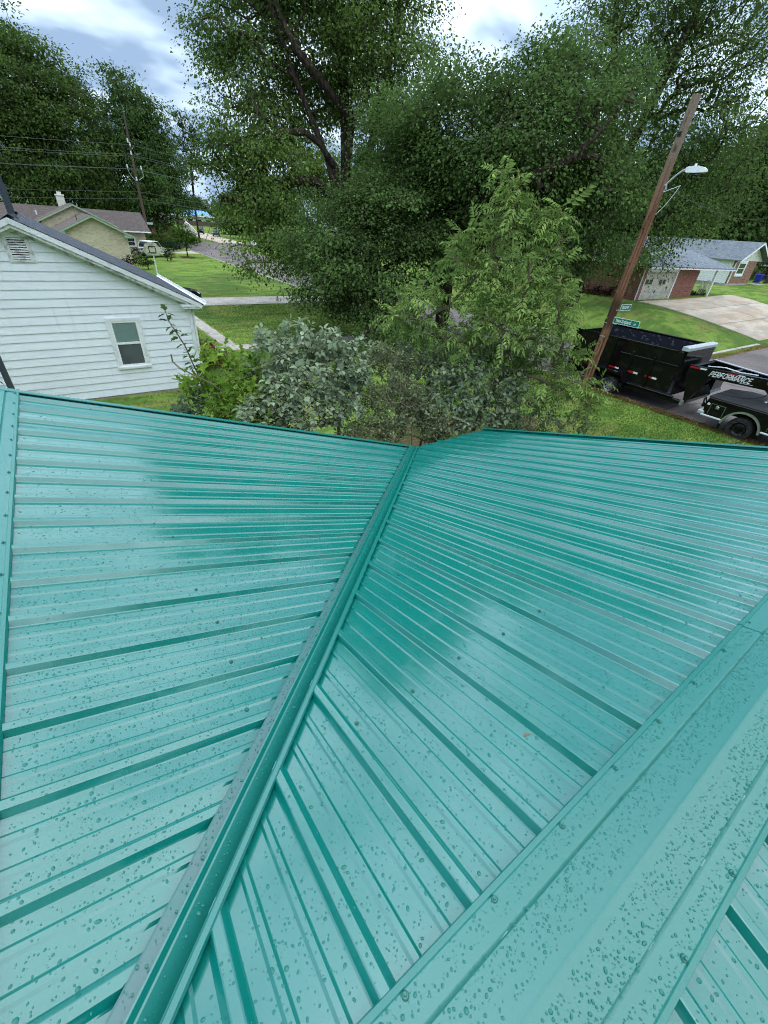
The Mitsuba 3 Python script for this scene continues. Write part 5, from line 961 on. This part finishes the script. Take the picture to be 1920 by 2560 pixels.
tree('maple_tree', 'very tall maple with an airy top standing before the brick garage, at the upper right',
     [[(34.5, 22.2, 0.9), (34.5, 22.2, 3), (34.6, 22.1, 6), (34.9, 22.0, 9)], [(34.9, 22., 9, 3), (35.6, 21.4, 13), (36.6, 21., 17), (37.2, 20.8, 21)], [(34.9, 22., 9, 3), (34.6, 23.4, 13), (34.8, 25, 17), (35, 26, 20)], [(34.6, 22.1, 6, 2), (36, 20.2, 8.5), (37.6, 18.6, 10.2)]],
     .48, LOBE_I, 3.8, 108, .78, .16, Gd, (.152, .245, .066), step=.9, skip=3, droop=.4, core=4.)
BG = 'trees beyond the houses'
tree('cottonwood_tree', 'big leafy tree filling the upper left corner behind the tan brick house', [[(1, 99, 0), (1, 99, 5), (1.5, 99, 10)], [(1.5, 99, 10, 2), (6, 98.5, 15)]], .6, LOBE_A, 2.2, 92, 1.15, .37, Gd, (.13, .205, .052), step=2., skip=2, group=None, rmin=.03)
tree('cedar_tree', 'narrow very dark evergreen between the two big trees on the left', [[(12, 110, 0), (12, 110, 8), (12, 110, 15), (12, 110, 21)]], .4, LOBE_B, 7, 42, .7, .34, (.018, .040, .020), (.034, .065, .026), step=1.6, skip=1, rmin=.03)
tree('cedar_tree', 'brown dead lower limbs of an evergreen beside the left wires', [[(13.6, 108, 0), (13.6, 108, 4), (13.5, 108, 8)]], .2, [[13.4, 107, 8., 1.3], [13.9, 107, 6.2, 1.5], [13., 107, 10, .9]], 6, 34, .5, .3, (.075, .04, .025), (.11, .06, .035), step=1.2, skip=1, rmin=.03)
tree('spruce_tree', 'drooping spruce-like tree right behind the distant pole', [[(18, 99, 0), (18, 99, 6), (18, 100, 12), (17.6, 101.5, 20)]], .5, LOBE_C, 5.2, 46, .75, .34, (.045, .092, .034), (.115, .195, .05), step=1.6, skip=1, droop=.9, rmin=.03)
tree('thin_tree', 'thin see-through tree at the left edge of the sky gap', [[(29.5, 117, 0), (29.6, 117, 7), (30, 116.5, 13)]], .22, LOBE_D, 4.2, 26, .55, .36, (.028, .055, .022), (.05, .085, .03), step=1.4, skip=1, rmin=.04)
s_ = Skel([[(23.5, 108, 0), (23.5, 108, 9), (23.3, 108, 15)]]); s_.grow(A([[23.2, 108, 20.5], [22.6, 108, 19.3], [24.4, 107.8, 19.6], [25.2, 107.6, 18.], [22.2, 108, 17.6], [24.2, 108, 17.2], [25.8, 107.6, 16.2]]), 1.2, skip=1); single('dead_tree', s_.mesh(.2, 6, .035), m_bark, 'bare dead treetop sticking out right of the spruce-like tree', 'tree')
tree('lime_tree', 'sunlit yellow-green tree seen between the silver maple stems', [[(36, 70, 0), (36, 70, 6), (36, 70, 10)]], .3, LOBE_L, 7, 40, .7, .26, (.095, .165, .03), (.15, .22, .045), step=1.4, skip=1, rmin=.03)
for k, nm, lb, tr_ in (('J1', 'bushy_tree', 'light green bushy tree behind the brown brick house, at the right edge', (87, 34)), ('J2', 'bushy_tree', 'mid green tree behind the brick garage, just right of the wooden pole', (100, 48)), ('J3', 'bushy_tree', 'large tree mostly cut off by the right edge, above the bins', (100, 34)),
                  ('K1', 'backdrop_tree', 'dark tree far behind the old spreading maple, left one of three', (66, 84)), ('K2', 'backdrop_tree', 'dark tree far behind the old spreading maple, middle one of three', (83, 73)), ('K3', 'backdrop_tree', 'dark tree far behind the brick garage, right one of three', (95, 60)),
                  ('K4', 'backdrop_tree', 'low far trees beyond the street end, under the drooping branches', (52, 141)), ('K5', 'backdrop_tree', 'tree behind the silver maple trunks, beyond the white house across the street', (63, 102))):
    lo = globals()['LOBE_' + k]; top = max(q[2] for q in lo); far = (.062, .115, .034) if k[0] == 'K' else (.10, .165, .05)
    tree(nm, lb, [[(*tr_, 0), (*tr_, top * .4), (*tr_, top * .8)]], .45, lo, 2.2, 44, 1.35, .55, tuple(.62 * c for c in far), far, step=2.6, skip=1, group=None, rmin=.04)
for x, y, hgt, r in ((60, 175, 8, 5), (68, 190, 10, 6), (90, 345, 13, 9), (105, 330, 12, 9), (60, 340, 13, 9), (75, 350, 11, 9), (45, 350, 12, 9), (120, 90, 15, 9), (118, 68, 16, 10), (122, 46, 16, 10), (-20, 104, 17, 9), (-38, 100, 18, 10), (36, 205, 9, 6)):
    lo = [[x + rng.normal(0, r * .4), y + rng.normal(0, r * .4), hgt * f, r * q] for f, q in ((.35, .8), (.55, .9), (.75, .7), (.9, .45), (.5, .8))]
    tree('backdrop_tree', 'distant tree in the row that closes the horizon', [[(x, y, 0), (x, y, hgt * .5)]], .4, lo, 1.1, 36, 1.7, .75, (.03, .055, .02), (.055, .09, .028), step=3., skip=0, group='distant trees on the horizon', rmin=.05)
# small lawn tree, grass clump, clipped shrubs
tree('young_tree', 'small round-headed young tree in a mulch ring on the lawn', [[(16.8, 74.7, -.1), (16.8, 74.7, .9), (16.85, 74.7, 1.6), (16.8, 74.7, 2.6)]], .09, [[16.3, 74.5, 2.7, 1.1], [17.5, 74.9, 2.4, 1.0], [16.9, 74.5, 3.5, .8], [15.6, 74.7, 3.1, .7], [18.2, 74.7, 2.1, .6], [16.6, 74.2, 1.9, .7]], 34, 26, .25, .17, (.055, .115, .022), (.095, .165, .03), step=.5, skip=2)
struct('mulch_ring', prism([(16.8 + 1.0 * math.cos(a), 74.7 + 1.2 * math.sin(a)) for a in np.linspace(0, 6.28, 24, endpoint=False)], 'z', -.05, .07), m_mulch)
def bush(name, label, lobes, c0, c1, dens=60, per=22, L=.11, rc=.12, group=None, shape='kite', cat_='shrub'):
    b = A(lobes).mean(0); return tree(name, label, [[(b[0], b[1], -.1), (b[0], b[1], .5)]], .06, lobes, dens, per, rc, L, c0, c1, step=.4, skip=0, cat_=cat_, droop=.1, group=group, shape=shape)
bush('clipped_shrub', 'round dark green clipped shrub by the tan brick wall, front right of the pair', [[8.4, 57.3, .75, .72], [8.8, 57.5, .6, .6]], (.02, .045, .015), (.04, .075, .02))
bush('clipped_shrub', 'brownish purple shrub left of the round green one at the tan brick wall', [[7.1, 57.2, .75, .7], [6.7, 57.2, .55, .6]], (.022, .016, .016), (.04, .035, .024))
bush('clipped_shrub', 'dark green rounded shrub directly behind the backboard post', [[12.4, 68.3, .8, .85], [13.1, 68.3, .65, .7]], (.018, .045, .016), (.035, .07, .02))
bush('clipped_shrub', 'dark shrub under the tan house window', [[9.6, 72, .6, .75], [10.5, 72, .55, .7]], (.016, .035, .014), (.03, .06, .02))
bush('grass_clump', 'tall pale green ornamental grass behind the white car', [[14.6, 88, 1.2, 1.2], [16, 88.3, 1.3, 1.3], [17.2, 88.6, 1.2, 1.2]], (.07, .12, .03), (.12, .18, .05), 26, 24, .3, .22, cat_='grass')
bush('juniper_shrub', 'dark blue-green shrub at the foot of the tall pale grass', [[16.6, 85, .6, 1.0], [17.6, 85.3, .7, .9]], (.018, .045, .026), (.035, .07, .04), 30, 24, .18, .16)
bush('flowering_plant', 'low dark plant with pale flower spikes at the foot of the carport post', [[51.8, 20.4, 1.9, .4], [53.3, 20.5, 1.95, .45]], (.02, .05, .02), (.035, .07, .025), 70, 20, .14, .12, cat_='plant')
fl = [tube([(52.2 + a, 20.3, 2.0), (52.2 + a + b, 20.25, 2.45 + c), (52.2 + a + b * 2, 20.2, 2.7 + c)], [.015, .03, .07], 6) for a, b, c in zip(rng.uniform(-.4, 2., 14), rng.normal(0, .12, 14), rng.uniform(0, .5, 14))]
part('flowering_plant', 'flower_spike', cat(fl), m_cream)
bush('foundation_hedge', 'dark red-brown low hedge along the side of the brick garage, behind the tree trunk', [[39.2, 22 + i * 1.3, 2.0, .55] for i in range(5)], (.035, .02, .016), (.05, .04, .024), 30, 22, .16, .16)

# ---------------------------------------------------------------- shrubs by the eaves, leaf by leaf
def shrub(name, label, bases, tips, r0, c0, c1, shape, L, W, pairs, gap, m, nparts, bark, step=.16, petiole=.02, droop=.5, cat_='shrub', jit=.05, up=.25, var=.18, twig=.0035, comp=0, skip=0):
    k = thing(name, label, cat_); s = Skel([[(*bases[0], -.1), (*bases[0], .0)]] + [[(*bases[0], .0, 1), (*b, .25)] for b in bases]); s.grow(tips, step, up=up, jit=jit, skip=0, rise=2.2)
    part(k, 'stem', s.mesh(r0, 6, twig, .42), bark); X = A(s.p); Ps, Ts, Ns, Cs = [], [], [], []
    for i, path in s.paths:
        q = X[path]; seg = np.r_[0, np.cumsum(np.linalg.norm(np.diff(q, axis=0), axis=1))]; tot = seg[-1]; ph = rng.random() * 6.28
        for a in range(pairs):
            dd = tot - a * gap * (1 + .2 * rng.normal()) - .005
            if dd < 0: break
            x = np.array([np.interp(dd, seg, q[:, c]) for c in range(3)]); x2 = np.array([np.interp(max(dd - .05, 0), seg, q[:, c]) for c in range(3)]); ax = unit(x - x2 + [0, 0, 1e-4]); e1 = unit(np.cross(ax, [0.2, .1, 1.])); e2_ = np.cross(ax, e1)
            for sd in (0, math.pi):
                an = ph + a * 1.57 + sd + rng.normal(0, .3); o_ = math.cos(an) * e1 + math.sin(an) * e2_; td = unit(o_ + ax * (.35 + .8 * (a == 0)) - A([0, 0, droop]) * (.5 + rng.random())); Ps.append(x + petiole * o_); Ts.append(td); Ns.append(A([0, 0, 1.]) + ax * .4 + rng.normal(0, .35, 3)); Cs.append(nnoise(x[None] * 2.3, 3)[0])
    Ps, Ts, Ns = A(Ps), A(Ts), A(Ns); Ls = L * np.exp(rng.normal(0, .2, len(Ps)))
    if comp:                                                     # pinnate leaf: leaflets along a drooping rachis
        V = []; nb = comp; Sd = unit(np.cross(Ns, Ts)); Nn = unit(np.cross(Ts, Sd))
        for j in range(nb + 1):
            f_ = (j + 1.2) / (nb + 1.2); c_ = Ps + (Ts * f_ + A([0, 0, -.30]) * f_ ** 2) * Ls[:, None]; dr_ = unit(Ts + A([0, 0, -.6]) * f_)
            for sd in ((1, -1) if j < nb else (0,)):
                v_, f = leaves(c_, Sd * sd * .9 + dr_ * (.55 if sd else 1.) + rng.normal(0, .10, Ps.shape) - [0, 0, .28], Nn + rng.normal(0, .25, Ps.shape), Ls * (.34 - .10 * abs(f_ - .5)) , Ls * .115, 'lance'); V.append(v_)
        kk = V[0].shape[1]; F = np.concatenate([f + a * kk for a in range(len(V))]); V = np.concatenate(V, 1); f = F
    else: V, f = leaves(Ps, Ts, Ns, Ls, Ls * W, shape)
    colr = tint(len(Ps), c0, c1, var, A(Cs)); near = np.argsort(np.linalg.norm(Ps - CAM, axis=1) - .5 * rng.random(len(Ps)))
    if comp: cl = np.repeat(colr[:, None], V.shape[1], 1) * np.exp(rng.normal(0, .16, (len(Ps), V.shape[1] // 4, 1))).repeat(4, 1)
    else: cl = np.repeat(colr[:, None], V.shape[1], 1)
    for i in near[:nparts]: part(k, 'leaf', (V[i], f), m, False, color=cl[i])
    r_ = near[nparts:]
    if len(r_):
        n, kk = V[r_].shape[:2]; part(k, 'foliage', (V[r_].reshape(-1, 3), (f[None] + (np.arange(n) * kk)[:, None, None]).reshape(-1, 3)), m, False, kind='stuff', color=cl[r_].reshape(-1, 3))
    return k
lg0, lg1 = (.165, .225, .13), (.36, .44, .285)
shrub('lilac_shrub', 'large grey-green lilac with heart-shaped leaves beyond the left roof edge', [(3.6, 7.1), (3.9, 7.0), (3.3, 7.2), (4.2, 6.8)], lobe_points(LOBE_LIL, 420, .3), .03, lg0, lg1, 'ovate', .09, .76, 5, .045, 'm_leafgloss', 220, m_twig)
shrub('lilac_shrub', 'grey-green lilac growing through the foot of the tall leafy sapling', [(5.6, 7.3), (6.2, 7.2), (5.9, 7.5)], lobe_points(LOBE_LIL2, 420, .25), .03, lg0, lg1, 'ovate', .085, .74, 4, .055, 'm_leafgloss', 60, m_twig)
shrub('lilac_shrub', 'small dull green lilac suckers low against the left roof edge', [(2.2, 7.5), (2.5, 7.2)], lobe_points(LOBE_LIL3, 300, .3), .02, (.06, .10, .06), (.12, .17, .11), 'ovate', .08, .74, 4, .05, 'm_leafgloss', 40, m_twig)
mt = lobe_points(LOBE_MUL, 190, .3)
shrub('mulberry_shrub', 'bright green lobed-leaf bush left of the lilac, below the white house corner', [(2.4, 7.4), (2.7, 7.2)], mt, .02, (.10, .21, .028), (.25, .40, .06), 'lobed', .13, .62, 4, .07, 'm_leaf', 140, m_stem, droop=.35)
sq = Skel([[tuple(LOBE_SPRIG[0])[:3] if i == 0 else tuple(LOBE_SPRIG[i]) for i in range(5)]])
shrub('mulberry_sprig', 'long green sprig reaching up in front of the white siding', [(2.2, 7.4)], A(LOBE_SPRIG)[[1, 2, 3, 4]], .012, (.05, .105, .025), (.085, .15, .035), 'lobed', .125, .62, 6, .075, 'm_leaf', 40, m_twig, up=.0, jit=.03, cat_='branch')
s_ = Skel([[(2.6, 6.6, .3), (2.62, 6.62, 1.5), tuple(LOBE_BARE[0])] + [tuple(q) for q in LOBE_BARE[1:]]]); s_.tips = [len(s_.p) - 1]; single('bare_branch', s_.mesh(.011, 6, .004), m_twig, 'bare arching branch lying across the bright green bush', 'branch')
shrub('dry_bush', 'half-dead olive brown bush just beyond the low end of the roof valley', [(5., 6.3), (5.3, 6.5), (4.9, 6.8)], lobe_points(LOBE_DRY, 1000, .15), .02, (.14, .185, .095), (.27, .31, .17), 'kite', .066, .55, 5, .035, 'm_leaf', 0, m_twig, var=.35)
s_ = Skel([[(4.95, 5.75, .2), (4.95, 5.75, 1.6), (4.9, 5.8, 2.2)]]); s_.grow(A(LOBE_TWIG), .14, jit=.1, skip=2); single('bare_twigs', s_.mesh(.013, 6, .0045), m_twig, 'pale bare twigs rising right at the low end of the roof valley', 'branch')
shrub('privet_shrub', 'grey-green low shrub peeping over the far corner of the right roof slope', [(7.6, 4.9), (8., 4.5)], lobe_points(LOBE_LOW, 320, .3), .02, (.08, .13, .075), (.16, .23, .13), 'ovate', .06, .62, 5, .045, 'm_leafgloss', 60, m_twig)
st_ = A(LOBE_SAP); ex = st_[rng.integers(0, len(st_), 130)] + rng.normal(0, .17, (130, 3)); st_ = np.concatenate([st_, ex])
shrub('ash_sapling', 'tall yellow-green sapling with drooping feather-like leaves beyond the roof', [(6.7, 6.05)], st_, .055, (.115, .185, .052), (.29, .40, .115), 'lance', .32, .2, 6, .085, 'm_leafgloss', 250, m_twig, step=.2, comp=5, droop=.12, petiole=.01, cat_='sapling', up=.5)

# ---------------------------------------------------------------- grass blades and straw
def blades(n, xa, xb, ya, yb, h, c0, c1, ok=None, z0=0.0):
    x, y = rng.uniform(xa, xb, n), rng.uniform(ya, yb, n)
    if ok is not None: m = ok(x, y); x, y = x[m], y[m]
    n = len(x); P = np.stack([x, y, 0 * x + z0 - .01], 1); Td = rng.normal(0, .55, (n, 3)) + [0, 0, 1.]; L = h * np.exp(rng.normal(0, .35, n)); v, f = leaves(P, Td, rng.normal(0, 1, (n, 3)), L, L * .14 + .005, 'blade')
    return v, f, tint(n, c0, c1, .25, nnoise(P * [1.1, 2.4, 0], 12) * 1.2 - .1)
def clump(name, label, V, f, colr):
    k = thing(name, label, 'grass', kind='stuff'); n, kk = V.shape[:2]; scene[k] = mikit.ply((V.reshape(-1, 3), (f[None] + (np.arange(n) * kk)[:, None, None]).reshape(-1, 3)), 'm_blade', False, color=np.repeat(colr, kk, 0))
V1, f1, k1 = blades(150000, 8.6, 18.75, 2.4, 14, .055, (.05, .105, .02), (.105, .195, .038)); clump('lawn_grass', 'mown green grass blades of the near lawn beside the trailer', V1, f1, k1)
V1, f1, k1 = blades(50000, -3, 12, 11.2, 21, .06, (.05, .095, .02), (.12, .15, .035), lambda x, y: ~((x < 3.6) & (y > 16.45))); clump('lawn_grass', 'rough grass between the roof and the white house', V1, f1, k1)
V1, f1, k1 = blades(70000, 5, 19, 22.4, 34, .06, (.045, .085, .018), (.095, .145, .028), lambda x, y: ~((x > 5.85) & (x < 6.75))); clump('lawn_grass', 'shaded lawn under the broad maple', V1, f1, k1)
V1, f1, k1 = blades(7000, 18.45, 19.15, 1.5, 12.5, .22, (.15, .095, .04), (.32, .21, .085), z0=0.); V1[..., 2] = .006 + np.abs(V1[..., 2]) * .25 - .09 * (V1[..., 0] > 18.9); clump('straw', 'brown dry straw washed along the street edge by the truck', V1, f1, k1)
V1, f1, k1 = blades(5200, 33, 60, 10.2, 10.85, .3, (.24, .18, .06), (.34, .26, .1), z0=-.09); V1[..., 2] = -.09 + (V1[..., 2] + .09) * .3; clump('straw', 'yellow dry leaf litter along the far kerb by the garage lawn', V1, f1, k1)

# trees on the other side of the house: out of the picture, but the wet sheets mirror them
for x, y, hgt, r in ((-24, -20, 13, 8), (-14, -28, 14, 8), (-4, -30, 14, 8), (6, -27, 14, 8), (16, -26, 13, 8), (27, -24, 13, 8), (38, -20, 13, 8), (-30, -6, 13, 8), (-30, 8, 12, 7), (-26, 24, 10, 6)):
    lo = [[x + rng.normal(0, r * .4), y + rng.normal(0, r * .4), hgt * f, r * q] for f, q in ((.4, .8), (.55, .9), (.75, .7), (.9, .45), (.5, .8))]
    tree('garden_tree', 'leafy tree standing outside the picture on the other side of the house', [[(x, y, 0), (x, y, hgt * .5)]], .4, lo, 1.6, 30, 1.3, .6, Gd, Gm, step=2.6, skip=0, group='trees on the other side of the house', rmin=.05)
